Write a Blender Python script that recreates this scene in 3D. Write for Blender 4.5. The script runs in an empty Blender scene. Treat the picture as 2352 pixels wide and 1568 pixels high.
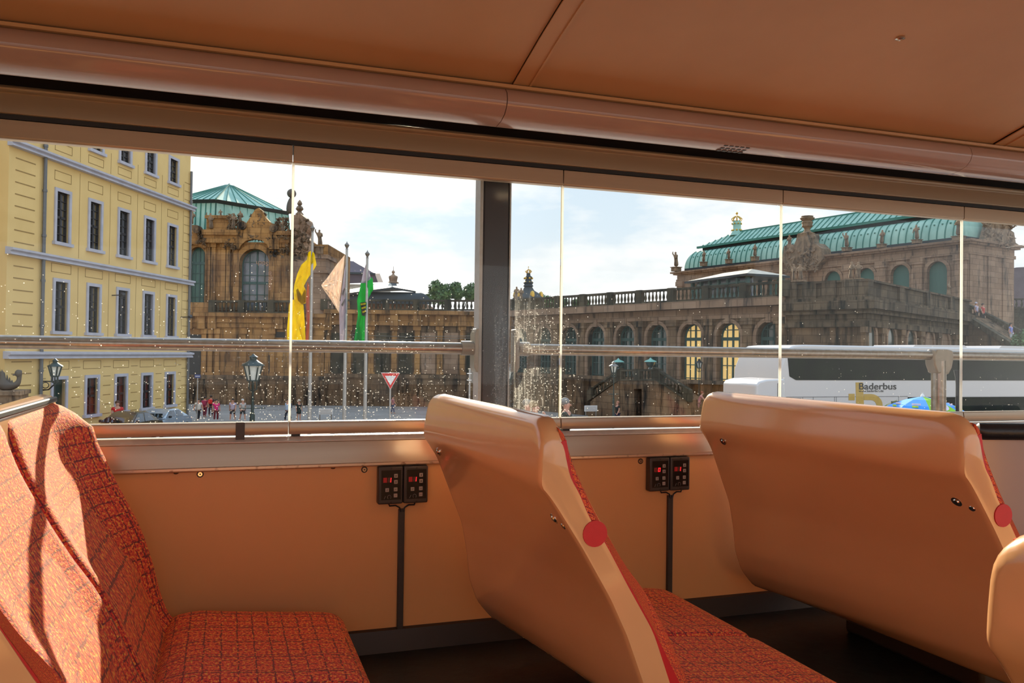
import bpy, bmesh, math, random
from math import sin, cos, tan, atan, atan2, radians, pi, sqrt, hypot
from mathutils import Vector, Matrix

SC = bpy.context.scene
COL = SC.collection
random.seed(7)

# ------------------------------------------------------------------ camera
IMG_W, IMG_H, FPX = 2352, 1568, 1900.0
PSI, PIT, ROL = radians(19.083), 0.01426, 0.012646
CF = Vector((sin(PSI) * cos(PIT), cos(PSI) * cos(PIT), sin(PIT)))
_R0 = Vector((cos(PSI), -sin(PSI), 0))
_U0 = _R0.cross(CF)
CR = _R0 * cos(ROL) + _U0 * sin(ROL)
CU = _U0 * cos(ROL) - _R0 * sin(ROL)
cd = bpy.data.cameras.new('camera')
cd.sensor_width = 36.0
cd.lens = 36.0 * FPX / IMG_W
cd.clip_start, cd.clip_end = 0.02, 2000
cam = bpy.data.objects.new('camera', cd)
cam.matrix_world = Matrix(((CR.x, CU.x, -CF.x, 0), (CR.y, CU.y, -CF.y, 0), (CR.z, CU.z, -CF.z, 0), (0, 0, 0, 1)))
COL.objects.link(cam)
SC.camera = cam

# ------------------------------------------------------------------ sky, sun, exposure
SC.view_settings.view_transform = 'Standard'
SC.view_settings.look = 'None'
SC.view_settings.gamma = 1.0
SC.view_settings.use_curve_mapping = False
SC.view_settings.exposure = 0.0
SUN_AZ, SUN_EL = radians(12.0), radians(20.0)
SUN_POWER = 11.0
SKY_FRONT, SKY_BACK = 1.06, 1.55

W = bpy.data.worlds.new('sky')
SC.world = W
W.use_nodes = True
nt = W.node_tree
nt.nodes.clear()


def N(tree, typ, **kw):
    n = tree.nodes.new(typ)
    for k, v in kw.items():
        if k.startswith('i_'):
            key = k[2:]
            key = int(key) if key.isdigit() else key.replace('_', ' ')
            n.inputs[key].default_value = v
        else:
            setattr(n, k, v)
    return n


def ramp(tree, fac, stops, interp='LINEAR'):
    r = tree.nodes.new('ShaderNodeValToRGB')
    r.color_ramp.interpolation = interp
    els = r.color_ramp.elements
    while len(els) < len(stops):
        els.new(0.5)
    for e, (p, c) in zip(els, stops):
        e.position = p
        e.color = c if len(c) == 4 else (*c, 1)
    tree.links.new(fac, r.inputs['Fac'])
    return r


def mathn(tree, op, a, b=None, clamp=False):
    m = tree.nodes.new('ShaderNodeMath')
    m.operation = op
    m.use_clamp = clamp
    for i, x in enumerate((a, b)):
        if x is None:
            continue
        if isinstance(x, (int, float)):
            m.inputs[i].default_value = x
        else:
            tree.links.new(x, m.inputs[i])
    return m.outputs[0]


def mixc(tree, fac, a, b, mode='MIX'):
    m = tree.nodes.new('ShaderNodeMix')
    m.data_type = 'RGBA'
    m.blend_type = mode
    for sock, x in ((m.inputs['Factor'], fac), (m.inputs[6], a), (m.inputs[7], b)):
        if isinstance(x, (int, float)):
            sock.default_value = x
        elif isinstance(x, (tuple, list)):
            sock.default_value = x if len(x) == 4 else (*x, 1)
        else:
            tree.links.new(x, sock)
    return m.outputs[2]


def build_sky():
    t = nt
    tc = N(t, 'ShaderNodeTexCoord')
    sep = N(t, 'ShaderNodeSeparateXYZ')
    t.links.new(tc.outputs['Generated'], sep.inputs[0])
    # height gradient: warm white near the horizon to pale blue above
    grad = ramp(t, sep.outputs['Z'], [(0.0, (0.98, 0.94, 0.87)), (0.06, (0.94, 0.95, 0.93)), (0.15, (0.74, 0.86, 0.95)),
                                      (0.40, (0.58, 0.76, 0.95)), (1.0, (0.36, 0.56, 0.85))])
    # clouds, flattened toward the horizon
    mp = N(t, 'ShaderNodeMapping')
    mp.inputs['Scale'].default_value = (1.0, 1.0, 2.6)
    mp.inputs['Location'].default_value = (0.35, 0.15, 0.1)
    t.links.new(tc.outputs['Generated'], mp.inputs[0])
    no = N(t, 'ShaderNodeTexNoise', i_Scale=3.6, i_Detail=8.0, i_Roughness=0.58)
    t.links.new(mp.outputs[0], no.inputs['Vector'])
    # nearness to the sun's side of the sky (left of the view): more and whiter cloud there
    dp = N(t, 'ShaderNodeVectorMath', operation='DOT_PRODUCT')
    t.links.new(tc.outputs['Generated'], dp.inputs[0])
    dp.inputs[1].default_value = Vector((-0.13, 0.93, 0.32)).normalized()
    glow = mathn(t, 'MULTIPLY', mathn(t, 'SUBTRACT', dp.outputs['Value'], 0.86), 7.0, True)
    cl = mathn(t, 'ADD', no.outputs['Fac'], mathn(t, 'MULTIPLY', glow, 0.20))
    clr = ramp(t, cl, [(0.50, (0, 0, 0)), (0.66, (1, 1, 1))])
    c1 = mixc(t, clr.outputs['Color'], grad.outputs['Color'], (1.08, 1.06, 1.03))
    # brightness: plain in front, raised behind the view as added light for the bus interior
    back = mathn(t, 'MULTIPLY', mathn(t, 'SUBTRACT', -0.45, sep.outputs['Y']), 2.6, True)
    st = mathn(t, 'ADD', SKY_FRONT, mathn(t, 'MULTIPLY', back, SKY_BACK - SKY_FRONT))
    st = mathn(t, 'ADD', st, mathn(t, 'MULTIPLY', glow, 0.22))
    over = mathn(t, 'MULTIPLY', mathn(t, 'SUBTRACT', sep.outputs['Z'], 0.45), 2.0, True)
    st = mathn(t, 'ADD', st, mathn(t, 'MULTIPLY', over, 0.9))
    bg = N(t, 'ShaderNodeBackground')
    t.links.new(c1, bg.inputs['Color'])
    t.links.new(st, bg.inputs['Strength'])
    out = N(t, 'ShaderNodeOutputWorld')
    t.links.new(bg.outputs[0], out.inputs['Surface'])


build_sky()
sl = bpy.data.lights.new('sun', 'SUN')
sl.energy = SUN_POWER
sl.angle = radians(0.6)
sl.color = (1.0, 0.86, 0.64)
sun = bpy.data.objects.new('sun', sl)
sun.rotation_euler = Vector((-sin(SUN_AZ) * cos(SUN_EL), -cos(SUN_AZ) * cos(SUN_EL), -sin(SUN_EL))).to_track_quat('-Z', 'Y').to_euler()
sun.location = (3, 20, 20)
COL.objects.link(sun)


# ------------------------------------------------------------------ measuring helpers
def ray(px, py):
    return CF + CR * ((px - 1176) / FPX) + CU * ((784 - py) / FPX)


def at_depth(px, py, D):
    return ray(px, py) * D


def on_y(px, py, Y):
    d = ray(px, py)
    return d * (Y / d.y)


class Frame:
    """A vertical facade plane through two measured points; local x runs along it, y away from the street, z up from zg."""

    def __init__(self, a, Da, b, Db, zg):
        A, B = at_depth(a, 800, Da), at_depth(b, 800, Db)
        self.o = Vector((A.x, A.y, zg))
        d = Vector((B.x - A.x, B.y - A.y, 0))
        self.L = d.length
        self.set_dir(d)
        self.zg = zg

    def set_dir(self, d):
        self.ux = d.normalized()
        self.uy = Vector((-self.ux.y, self.ux.x, 0))
        self.rot = atan2(self.ux.y, self.ux.x)

    def uv(self, px, py, y=0.0):
        d = ray(px, py)
        o = self.o + self.uy * y
        k = o.dot(self.uy) / d.dot(self.uy)
        p = d * k
        return (p - self.o).dot(self.ux), p.z - self.zg

    def u(self, px, y=0.0):
        return self.uv(px, 800, y)[0]

    def z(self, px, py, y=0.0):
        return self.uv(px, py, y)[1]

    def world(self, u, y, z):
        return self.o + self.ux * u + self.uy * y + Vector((0, 0, z))


# ------------------------------------------------------------------ mesh builder
class MB:
    def __init__(self):
        self.v, self.f, self.m, self.uv, self.cm = [], [], [], {}, 0

    def face(self, idx, uv=None):
        if uv:
            self.uv[len(self.f)] = uv
        self.f.append(tuple(idx))
        self.m.append(self.cm)

    def poly(self, pts):
        n = len(self.v)
        self.v += [tuple(p) for p in pts]
        self.face(range(n, n + len(pts)))

    def box(self, x0, x1, y0, y1, z0, z1):
        n = len(self.v)
        self.v += [(x, y, z) for z in (z0, z1) for y in (y0, y1) for x in (x0, x1)]
        for q in ((0, 2, 3, 1), (4, 5, 7, 6), (0, 1, 5, 4), (2, 6, 7, 3), (0, 4, 6, 2), (1, 3, 7, 5)):
            self.face([n + i for i in q])
        return self

    def bar(self, a, b, w, h=None):
        """square bar from a to b"""
        a, b = Vector(a), Vector(b)
        h = h or w
        d = (b - a).normalized()
        up = Vector((0, 0, 1)) if abs(d.z) < 0.95 else Vector((1, 0, 0))
        s = d.cross(up).normalized() * w / 2
        t = s.cross(d).normalized() * h / 2
        n = len(self.v)
        for p in (a, b):
            self.v += [tuple(p + s + t), tuple(p - s + t), tuple(p - s - t), tuple(p + s - t)]
        for i in range(4):
            j = (i + 1) % 4
            self.face((n + i, n + 4 + i, n + 4 + j, n + j))
        self.face((n, n + 1, n + 2, n + 3))
        self.face((n + 7, n + 6, n + 5, n + 4))

    def prism(self, pts, a0, a1, axis='y'):
        """extrude a 2-d outline; axis y: outline is (x,z); axis x: outline is (y,z); axis z: outline is (x,y)"""
        n = len(self.v)
        k = len(pts)
        for a in (a0, a1):
            for p, q in pts:
                self.v.append((p, a, q) if axis == 'y' else (a, p, q) if axis == 'x' else (p, q, a))
        self.face(range(n, n + k))
        self.face(range(n + 2 * k - 1, n + k - 1, -1))
        for i in range(k):
            j = (i + 1) % k
            self.face((n + i, n + k + i, n + k + j, n + j))

    def rings(self, rings, closed=True, caps=True, uvs=None):
        n = len(self.v)
        k = len(rings[0])
        for r in rings:
            self.v += [tuple(p) for p in r]
        for a in range(len(rings) - 1):
            for i in range(k if closed else k - 1):
                j = (i + 1) % k
                uv = None
                if uvs:
                    u0, u1 = uvs[0][a], uvs[0][a + 1]
                    v0, v1 = uvs[1][i], uvs[1][i + 1]
                    uv = ((u0, v0), (u1, v0), (u1, v1), (u0, v1))
                self.face((n + a * k + i, n + (a + 1) * k + i, n + (a + 1) * k + j, n + a * k + j), uv)
        if caps:
            self.face(range(n + k - 1, n - 1, -1))
            self.face(range(n + (len(rings) - 1) * k, n + len(rings) * k))

    def lathe(self, prof, c=(0, 0, 0), seg=12, sx=1.0, sy=1.0):
        self.rings([[(c[0] + r * sx * cos(2 * pi * i / seg), c[1] + r * sy * sin(2 * pi * i / seg), c[2] + z) for i in range(seg)] for r, z in prof])

    def tube(self, pts, r, seg=10):
        pts = [Vector(p) for p in pts]
        rr = r if isinstance(r, (list, tuple)) else [r] * len(pts)
        rs = []
        up = None
        for i, p in enumerate(pts):
            d = (pts[min(i + 1, len(pts) - 1)] - pts[max(i - 1, 0)]).normalized()
            if up is None:
                up = Vector((0, 0, 1)) if abs(d.z) < 0.9 else Vector((1, 0, 0))
            s = d.cross(up).normalized()
            up = s.cross(d).normalized()
            rs.append([p + (s * cos(2 * pi * k / seg) + up * sin(2 * pi * k / seg)) * rr[i] for k in range(seg)])
        self.rings(rs)

    def ball(self, c, r, seg=10, n=6, sx=1, sy=1, sz=1):
        self.rings([[(c[0] + r * sx * max(.02, sin(pi * a / n)) * cos(2 * pi * i / seg), c[1] + r * sy * max(.02, sin(pi * a / n)) * sin(2 * pi * i / seg), c[2] - r * sz * cos(pi * a / n))
                     for i in range(seg)] for a in range(n + 1)])

    def chips(self, c, r, rng, flat=1.0):
        """a lump of leafy carving: a few crossed tapering strokes round a core"""
        c = Vector(c)
        self.ball(c, r * .55, 6, 4, sz=rng.uniform(.8, 1.5))
        for _ in range(4):
            d = Vector((rng.gauss(0, 1), rng.gauss(0, .6) * flat, rng.gauss(.3, 1))).normalized()
            e = Vector((rng.gauss(0, 1), rng.gauss(0, .5), rng.gauss(0, 1))).normalized()
            self.tube([c, c + d * r * .8 + e * r * .2, c + d * r * 1.5 + e * r * .6], [r * .42, r * .34, r * .08], 5)

    def mesh(self, name, mats, smooth=True, angle=35, bevel=0):
        me = bpy.data.meshes.new(name)
        me.from_pydata(self.v, [], self.f)
        for m in (mats if isinstance(mats, (list, tuple)) else [mats]):
            me.materials.append(m)
        for p, i in zip(me.polygons, self.m):
            p.material_index = i
        if self.uv:
            ul = me.uv_layers.new(name='UVMap')
            for fi, uv in self.uv.items():
                p = me.polygons[fi]
                for li, c in zip(p.loop_indices, uv):
                    ul.data[li].uv = c
        bm = bmesh.new()
        bm.from_mesh(me)
        bmesh.ops.recalc_face_normals(bm, faces=bm.faces)
        bm.to_mesh(me)
        bm.free()
        if smooth:
            for p in me.polygons:
                p.use_smooth = True
            me.set_sharp_from_angle(angle=radians(angle))
        return me

    def build(self, name, mats, parent=None, smooth=True, angle=35, bevel=0, segs=2, loc=None):
        o = bpy.data.objects.new(name, self.mesh(name, mats, smooth, angle))
        COL.objects.link(o)
        if parent is not None:
            o.parent = parent
        if loc is not None:
            o.location = loc
        if bevel:
            b = o.modifiers.new('bevel', 'BEVEL')
            b.width, b.segments, b.limit_method, b.angle_limit = bevel, segs, 'ANGLE', radians(35)
        return o


def tag(o, label, cat, group=None, kind=None):
    o['label'] = label
    o['category'] = cat
    if group:
        o['group'] = group
    if kind:
        o['kind'] = kind
    return o


def thing(name, label, cat, loc=(0, 0, 0), rz=0.0, group=None, kind=None):
    o = bpy.data.objects.new(name, None)
    o.empty_display_size = 0.2
    COL.objects.link(o)
    o.location = loc
    o.rotation_euler = (0, 0, rz)
    return tag(o, label, cat, group, kind)


def structure(o, label=None, cat=None):
    o['kind'] = 'structure'
    if label:
        o['label'] = label
    if cat:
        o['category'] = cat
    return o


def dup(root, label, loc=None, rz=None, scale=None):
    """copy of a thing with copies of its parts and sub-parts"""
    r = root.copy()
    COL.objects.link(r)
    r['label'] = label
    if loc is not None:
        r.location = loc
    if rz is not None:
        r.rotation_euler = (0, 0, rz)
    if scale is not None:
        r.scale = scale
    for ch in list(root.children):
        c = ch.copy()
        COL.objects.link(c)
        c.parent = r
        for g in list(ch.children):
            d = g.copy()
            COL.objects.link(d)
            d.parent = c
    return r


# ------------------------------------------------------------------ materials
def mat(name, color, rough=0.5, metal=0.0, var=None, scale=8.0, coat=0.0, bump=0.0, emit=None, es=0.0, stretch=None, detail=4.0, spec=None, pos=(0.38, 0.62)):
    m = bpy.data.materials.new(name)
    m.use_nodes = True
    t = m.node_tree
    b = t.nodes['Principled BSDF']
    b.inputs['Base Color'].default_value = (*color, 1)
    b.inputs['Roughness'].default_value = rough
    b.inputs['Metallic'].default_value = metal
    if coat:
        b.inputs['Coat Weight'].default_value = coat
        b.inputs['Coat Roughness'].default_value = 0.08
    if spec is not None:
        b.inputs['Specular IOR Level'].default_value = spec
    if emit:
        b.inputs['Emission Color'].default_value = (*emit, 1)
        b.inputs['Emission Strength'].default_value = es
    tc = N(t, 'ShaderNodeTexCoord')
    vec = tc.outputs['Object']
    if stretch:
        mp = N(t, 'ShaderNodeMapping')
        mp.inputs['Scale'].default_value = stretch
        t.links.new(vec, mp.inputs[0])
        vec = mp.outputs[0]
    no = N(t, 'ShaderNodeTexNoise', i_Scale=scale, i_Detail=detail, i_Roughness=0.6)
    t.links.new(vec, no.inputs['Vector'])
    v2 = var if var is not None else tuple(c * 0.88 for c in color)
    r = ramp(t, no.outputs['Fac'], [(pos[0], v2), (pos[1], color)])
    t.links.new(r.outputs['Color'], b.inputs['Base Color'])
    if bump:
        bp = N(t, 'ShaderNodeBump', i_Strength=bump, i_Distance=0.02)
        t.links.new(no.outputs['Fac'], bp.inputs['Height'])
        t.links.new(bp.outputs[0], b.inputs['Normal'])
    return m


def stone_mat(name, ochre, brown, dark, amount, scale=0.35, joints=True):
    m = bpy.data.materials.new(name)
    m.use_nodes = True
    t = m.node_tree
    b = t.nodes['Principled BSDF']
    b.inputs['Roughness'].default_value = 0.9
    b.inputs['Specular IOR Level'].default_value = 0.15
    tc = N(t, 'ShaderNodeTexCoord')
    n1 = N(t, 'ShaderNodeTexNoise', i_Scale=scale, i_Detail=6.0, i_Roughness=0.65)
    t.links.new(tc.outputs['Object'], n1.inputs['Vector'])
    mp = N(t, 'ShaderNodeMapping')
    mp.inputs['Scale'].default_value = (1.5, 1.5, 0.22)
    t.links.new(tc.outputs['Object'], mp.inputs[0])
    n2 = N(t, 'ShaderNodeTexNoise', i_Scale=1.1, i_Detail=5.0, i_Roughness=0.7)
    t.links.new(mp.outputs[0], n2.inputs['Vector'])
    c1 = ramp(t, n1.outputs['Fac'], [(0.36, brown), (0.62, ochre)]).outputs['Color']
    f = ramp(t, n2.outputs['Fac'], [(0.62 - amount * 0.3, (0, 0, 0)), (0.80 - amount * 0.3, (1, 1, 1))]).outputs['Color']
    c2 = mixc(t, f, c1, dark)
    if joints:
        sp = N(t, 'ShaderNodeSeparateXYZ')
        t.links.new(tc.outputs['Object'], sp.inputs[0])
        cb = N(t, 'ShaderNodeCombineXYZ')
        t.links.new(mathn(t, 'ADD', sp.outputs['X'], sp.outputs['Y']), cb.inputs['X'])
        t.links.new(sp.outputs['Z'], cb.inputs['Y'])
        br = N(t, 'ShaderNodeTexBrick', i_Scale=1.0, i_Mortar_Size=0.018, i_Brick_Width=1.3, i_Row_Height=0.55)
        br.inputs['Color1'].default_value = (1, 1, 1, 1)
        br.inputs['Color2'].default_value = (0.78, 0.74, 0.70, 1)
        br.inputs['Mortar'].default_value = (0.45, 0.42, 0.40, 1)
        t.links.new(cb.outputs[0], br.inputs['Vector'])
        c2 = mixc(t, 1.0, c2, br.outputs['Color'], 'MULTIPLY')
    t.links.new(c2, b.inputs['Base Color'])
    return m


def fabric_mat(name):
    m = bpy.data.materials.new(name)
    m.use_nodes = True
    t = m.node_tree
    b = t.nodes['Principled BSDF']
    b.inputs['Roughness'].default_value = 0.85
    b.inputs['Sheen Weight'].default_value = 0.24
    b.inputs['Sheen Roughness'].default_value = 0.45
    b.inputs['Sheen Tint'].default_value = (1.0, 0.50, 0.10, 1)
    uv = N(t, 'ShaderNodeUVMap')
    sp = N(t, 'ShaderNodeSeparateXYZ')
    wob = N(t, 'ShaderNodeTexNoise', i_Scale=60.0, i_Detail=1.0)
    t.links.new(uv.outputs[0], wob.inputs['Vector'])
    add = N(t, 'ShaderNodeVectorMath', operation='SCALE')
    add.inputs['Scale'].default_value = 0.006
    t.links.new(wob.outputs['Color'], add.inputs[0])
    ad2 = N(t, 'ShaderNodeVectorMath', operation='ADD')
    t.links.new(uv.outputs[0], ad2.inputs[0])
    t.links.new(add.outputs[0], ad2.inputs[1])
    t.links.new(ad2.outputs[0], sp.inputs[0])

    def lines(coord, pitch, width):
        a = mathn(t, 'FRACT', mathn(t, 'MULTIPLY', coord, 1.0 / pitch))
        d = mathn(t, 'ABSOLUTE', mathn(t, 'SUBTRACT', a, 0.5))
        return mathn(t, 'GREATER_THAN', d, 0.5 - width)
    l1 = lines(sp.outputs['X'], 0.026, 0.055)
    l2 = lines(sp.outputs['Y'], 0.034, 0.05)
    l3 = lines(mathn(t, 'ADD', sp.outputs['X'], 0.009), 0.078, 0.03)
    gr = mathn(t, 'MAXIMUM', mathn(t, 'MAXIMUM', l1, l2), l3)
    # broken threads
    nb = N(t, 'ShaderNodeTexNoise', i_Scale=110.0, i_Detail=1.0)
    t.links.new(uv.outputs[0], nb.inputs['Vector'])
    gr = mathn(t, 'MULTIPLY', gr, mathn(t, 'GREATER_THAN', nb.outputs['Fac'], 0.44))
    n1 = N(t, 'ShaderNodeTexNoise', i_Scale=170.0, i_Detail=2.0, i_Roughness=0.7)
    t.links.new(uv.outputs[0], n1.inputs['Vector'])
    c = ramp(t, n1.outputs['Fac'], [(0.36, (0.30, 0.014, 0.035)), (0.46, (0.78, 0.055, 0.042)), (0.55, (0.84, 0.12, 0.040)), (0.63, (0.92, 0.46, 0.075))]).outputs['Color']
    c = mixc(t, mathn(t, 'MULTIPLY', gr, 0.85), c, (0.10, 0.008, 0.035))
    t.links.new(c, b.inputs['Base Color'])
    bp = N(t, 'ShaderNodeBump', i_Strength=0.55, i_Distance=0.0025)
    t.links.new(n1.outputs['Fac'], bp.inputs['Height'])
    t.links.new(bp.outputs[0], b.inputs['Normal'])
    return m


def glass_pane_mat(name):
    """clear pane with dried rain spots, run marks and a dusty film that is thicker low down and beside the pillar"""
    m = bpy.data.materials.new(name)
    m.use_nodes = True
    t = m.node_tree
    t.nodes.clear()
    tc = N(t, 'ShaderNodeTexCoord')
    sp = N(t, 'ShaderNodeSeparateXYZ')
    t.links.new(tc.outputs['Object'], sp.inputs[0])
    cb = N(t, 'ShaderNodeCombineXYZ')
    t.links.new(sp.outputs['X'], cb.inputs['X'])
    t.links.new(sp.outputs['Z'], cb.inputs['Y'])
    big = N(t, 'ShaderNodeTexNoise', i_Scale=3.0, i_Detail=3.0)
    t.links.new(cb.outputs[0], big.inputs['Vector'])
    low = mathn(t, 'MULTIPLY', mathn(t, 'SUBTRACT', 0.25, sp.outputs['Z']), 1.6, True)
    near = mathn(t, 'MULTIPLY', mathn(t, 'MULTIPLY', mathn(t, 'SUBTRACT', 1.02, sp.outputs['X']), 4.2, True),
                 mathn(t, 'MULTIPLY', mathn(t, 'SUBTRACT', sp.outputs['X'], 0.72), 60.0, True))
    left = mathn(t, 'MULTIPLY', mathn(t, 'MULTIPLY', mathn(t, 'SUBTRACT', 1.0, sp.outputs['X']), 1.2, True), mathn(t, 'ADD', 0.3, mathn(t, 'MULTIPLY', mathn(t, 'ADD', sp.outputs['X'], 0.25), 2.2, True)))
    hi = mathn(t, 'MULTIPLY', mathn(t, 'SUBTRACT', 0.2, sp.outputs['Z']), 7.0, True)

    def spots(scale, thr, keep):
        vo = N(t, 'ShaderNodeTexVoronoi', i_Scale=scale, voronoi_dimensions='2D')
        t.links.new(cb.outputs[0], vo.inputs['Vector'])
        s = N(t, 'ShaderNodeSeparateColor')
        t.links.new(vo.outputs['Color'], s.inputs[0])
        inside = mathn(t, 'LESS_THAN', vo.outputs['Distance'], mathn(t, 'MULTIPLY', s.outputs[1], thr))
        return mathn(t, 'MULTIPLY', inside, mathn(t, 'LESS_THAN', s.outputs[0], keep))
    dens = mathn(t, 'ADD', mathn(t, 'MULTIPLY', mathn(t, 'MULTIPLY', low, big.outputs['Fac']), mathn(t, 'ADD', 0.12, mathn(t, 'MULTIPLY', left, 0.75))), mathn(t, 'MULTIPLY', near, hi))
    s1 = spots(260.0, 0.42, mathn(t, 'MULTIPLY', dens, 0.46))
    s2 = spots(140.0, 0.26, mathn(t, 'MULTIPLY', dens, 0.13))
    mp = N(t, 'ShaderNodeMapping')
    mp.inputs['Scale'].default_value = (1.0, 0.09, 1)
    t.links.new(cb.outputs[0], mp.inputs[0])
    rn = N(t, 'ShaderNodeTexNoise', i_Scale=130.0, i_Detail=3.0)
    t.links.new(mp.outputs[0], rn.inputs['Vector'])
    runs = mathn(t, 'MULTIPLY', mathn(t, 'GREATER_THAN', rn.outputs['Fac'], mathn(t, 'SUBTRACT', 0.80, mathn(t, 'MULTIPLY', near, 0.32))), mathn(t, 'MULTIPLY', hi, mathn(t, 'ADD', 0.25, near)))
    film = mathn(t, 'MULTIPLY', mathn(t, 'MULTIPLY', near, near), mathn(t, 'MULTIPLY', hi, 0.06))
    tot = mathn(t, 'MAXIMUM', mathn(t, 'MAXIMUM', mathn(t, 'MULTIPLY', s1, 0.26), mathn(t, 'MULTIPLY', s2, 0.36)), mathn(t, 'MULTIPLY', runs, 0.09))
    tot = mathn(t, 'ADD', tot, film, True)
    tot = mathn(t, 'MULTIPLY', tot, mathn(t, 'GREATER_THAN', sp.outputs['Y'], 2.2765))
    tr = N(t, 'ShaderNodeBsdfTransparent')
    tr.inputs['Color'].default_value = (0.985, 0.99, 0.985, 1)
    gl = N(t, 'ShaderNodeBsdfGlossy', i_Roughness=0.0)
    gl.inputs['Color'].default_value = (1, 1, 1, 1)
    fr = N(t, 'ShaderNodeFresnel', i_IOR=1.19)
    m1 = N(t, 'ShaderNodeMixShader')
    t.links.new(fr.outputs[0], m1.inputs[0])
    t.links.new(tr.outputs[0], m1.inputs[1])
    t.links.new(gl.outputs[0], m1.inputs[2])
    tl = N(t, 'ShaderNodeBsdfTranslucent')
    tl.inputs['Color'].default_value = (0.85, 0.83, 0.78, 1)
    m2 = N(t, 'ShaderNodeMixShader')
    t.links.new(tot, m2.inputs[0])
    t.links.new(m1.outputs[0], m2.inputs[1])
    t.links.new(tl.outputs[0], m2.inputs[2])
    out = N(t, 'ShaderNodeOutputMaterial')
    t.links.new(m2.outputs[0], out.inputs['Surface'])
    return m


def flag_mat(name, color, trans=0.55):
    m = bpy.data.materials.new(name)
    m.use_nodes = True
    t = m.node_tree
    t.nodes.clear()
    tc = N(t, 'ShaderNodeTexCoord')
    no = N(t, 'ShaderNodeTexNoise', i_Scale=3.0)
    t.links.new(tc.outputs['Object'], no.inputs['Vector'])
    c = ramp(t, no.outputs['Fac'], [(0.3, tuple(x * 0.9 for x in color)), (0.7, color)]).outputs['Color']
    d = N(t, 'ShaderNodeBsdfDiffuse')
    l = N(t, 'ShaderNodeBsdfTranslucent')
    t.links.new(c, d.inputs[0])
    t.links.new(c, l.inputs[0])
    mx = N(t, 'ShaderNodeMixShader', i_0=trans)
    t.links.new(d.outputs[0], mx.inputs[1])
    t.links.new(l.outputs[0], mx.inputs[2])
    out = N(t, 'ShaderNodeOutputMaterial')
    t.links.new(mx.outputs[0], out.inputs['Surface'])
    return m


M = {}
M['cream'] = mat('cream plastic', (0.77, 0.435, 0.215), 0.18, var=(0.75, 0.415, 0.20), scale=3, coat=0.35)
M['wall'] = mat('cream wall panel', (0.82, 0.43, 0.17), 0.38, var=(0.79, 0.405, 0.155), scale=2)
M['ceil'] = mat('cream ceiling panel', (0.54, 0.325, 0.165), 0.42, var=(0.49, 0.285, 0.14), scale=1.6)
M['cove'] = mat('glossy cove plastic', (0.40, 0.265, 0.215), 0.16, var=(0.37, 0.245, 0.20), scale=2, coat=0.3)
M['beam'] = mat('anodised beige beam', (0.34, 0.275, 0.19), 0.36, 0.2, var=(0.32, 0.255, 0.175), scale=30, stretch=(0.02, 1, 1))
M['rail'] = mat('beige aluminium window rail', (0.47, 0.37, 0.265), 0.30, 0.35, var=(0.44, 0.345, 0.245), scale=30, stretch=(0.02, 1, 1))
M['alu'] = mat('worn aluminium strip', (0.62, 0.50, 0.40), 0.35, 0.7, var=(0.25, 0.17, 0.12), scale=40, pos=(0.3, 0.42))
M['bright'] = mat('bare aluminium', (0.88, 0.88, 0.88), 0.3, 0.6, scale=20)
M['black'] = mat('black rubber', (0.012, 0.012, 0.013), 0.5, scale=20)
M['darkgrey'] = mat('dark grey plastic', (0.055, 0.047, 0.042), 0.42, scale=30)
M['face'] = mat('black face plate', (0.008, 0.008, 0.009), 0.25, scale=30)
M['button'] = mat('pale grey rubber button', (0.42, 0.37, 0.33), 0.6, scale=30)
M['icon'] = mat('printed grey icon', (0.30, 0.29, 0.28), 0.6, scale=30)
M['redled'] = mat('red lit led digit', (0.6, 0.0, 0.01), 0.4, emit=(1.0, 0.012, 0.02), es=2.2)
M['dimled'] = mat('dim red led window', (0.22, 0.02, 0.02), 0.4, emit=(1.0, 0.02, 0.02), es=0.10)
M['ledwin'] = mat('brown led window', (0.10, 0.045, 0.035), 0.35)
M['floor'] = mat('dark green grey vinyl floor', (0.022, 0.029, 0.027), 0.45, var=(0.014, 0.018, 0.017), scale=25, bump=0.1)
M['base'] = mat('dark brown baseboard', (0.035, 0.026, 0.02), 0.5, scale=10)
M['post'] = mat('dark painted post', (0.030, 0.030, 0.036), 0.3, scale=10)
M['postedge'] = mat('grey post seal', (0.28, 0.27, 0.27), 0.5, scale=60)
M['steel'] = mat('brushed steel tube', (0.32, 0.28, 0.25), 0.28, 0.95, var=(0.26, 0.22, 0.18), scale=60)
M['cast'] = mat('cast rail fitting', (0.22, 0.19, 0.16), 0.4, 0.6, scale=40)
M['chrome'] = mat('chrome bolt', (0.7, 0.66, 0.6), 0.18, 1.0)
M['screwdark'] = mat('dark screw', (0.05, 0.04, 0.035), 0.4, 0.5)
M['fabric'] = fabric_mat('red checked moquette')
M['redvinyl'] = mat('red vinyl', (0.62, 0.012, 0.025), 0.45, var=(0.55, 0.01, 0.02), scale=12)
M['pad'] = mat('black padded vinyl', (0.014, 0.015, 0.018), 0.38, scale=60, bump=0.1)
M['glass'] = glass_pane_mat('rain-spotted window glass')
M['glassedge'] = None

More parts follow.
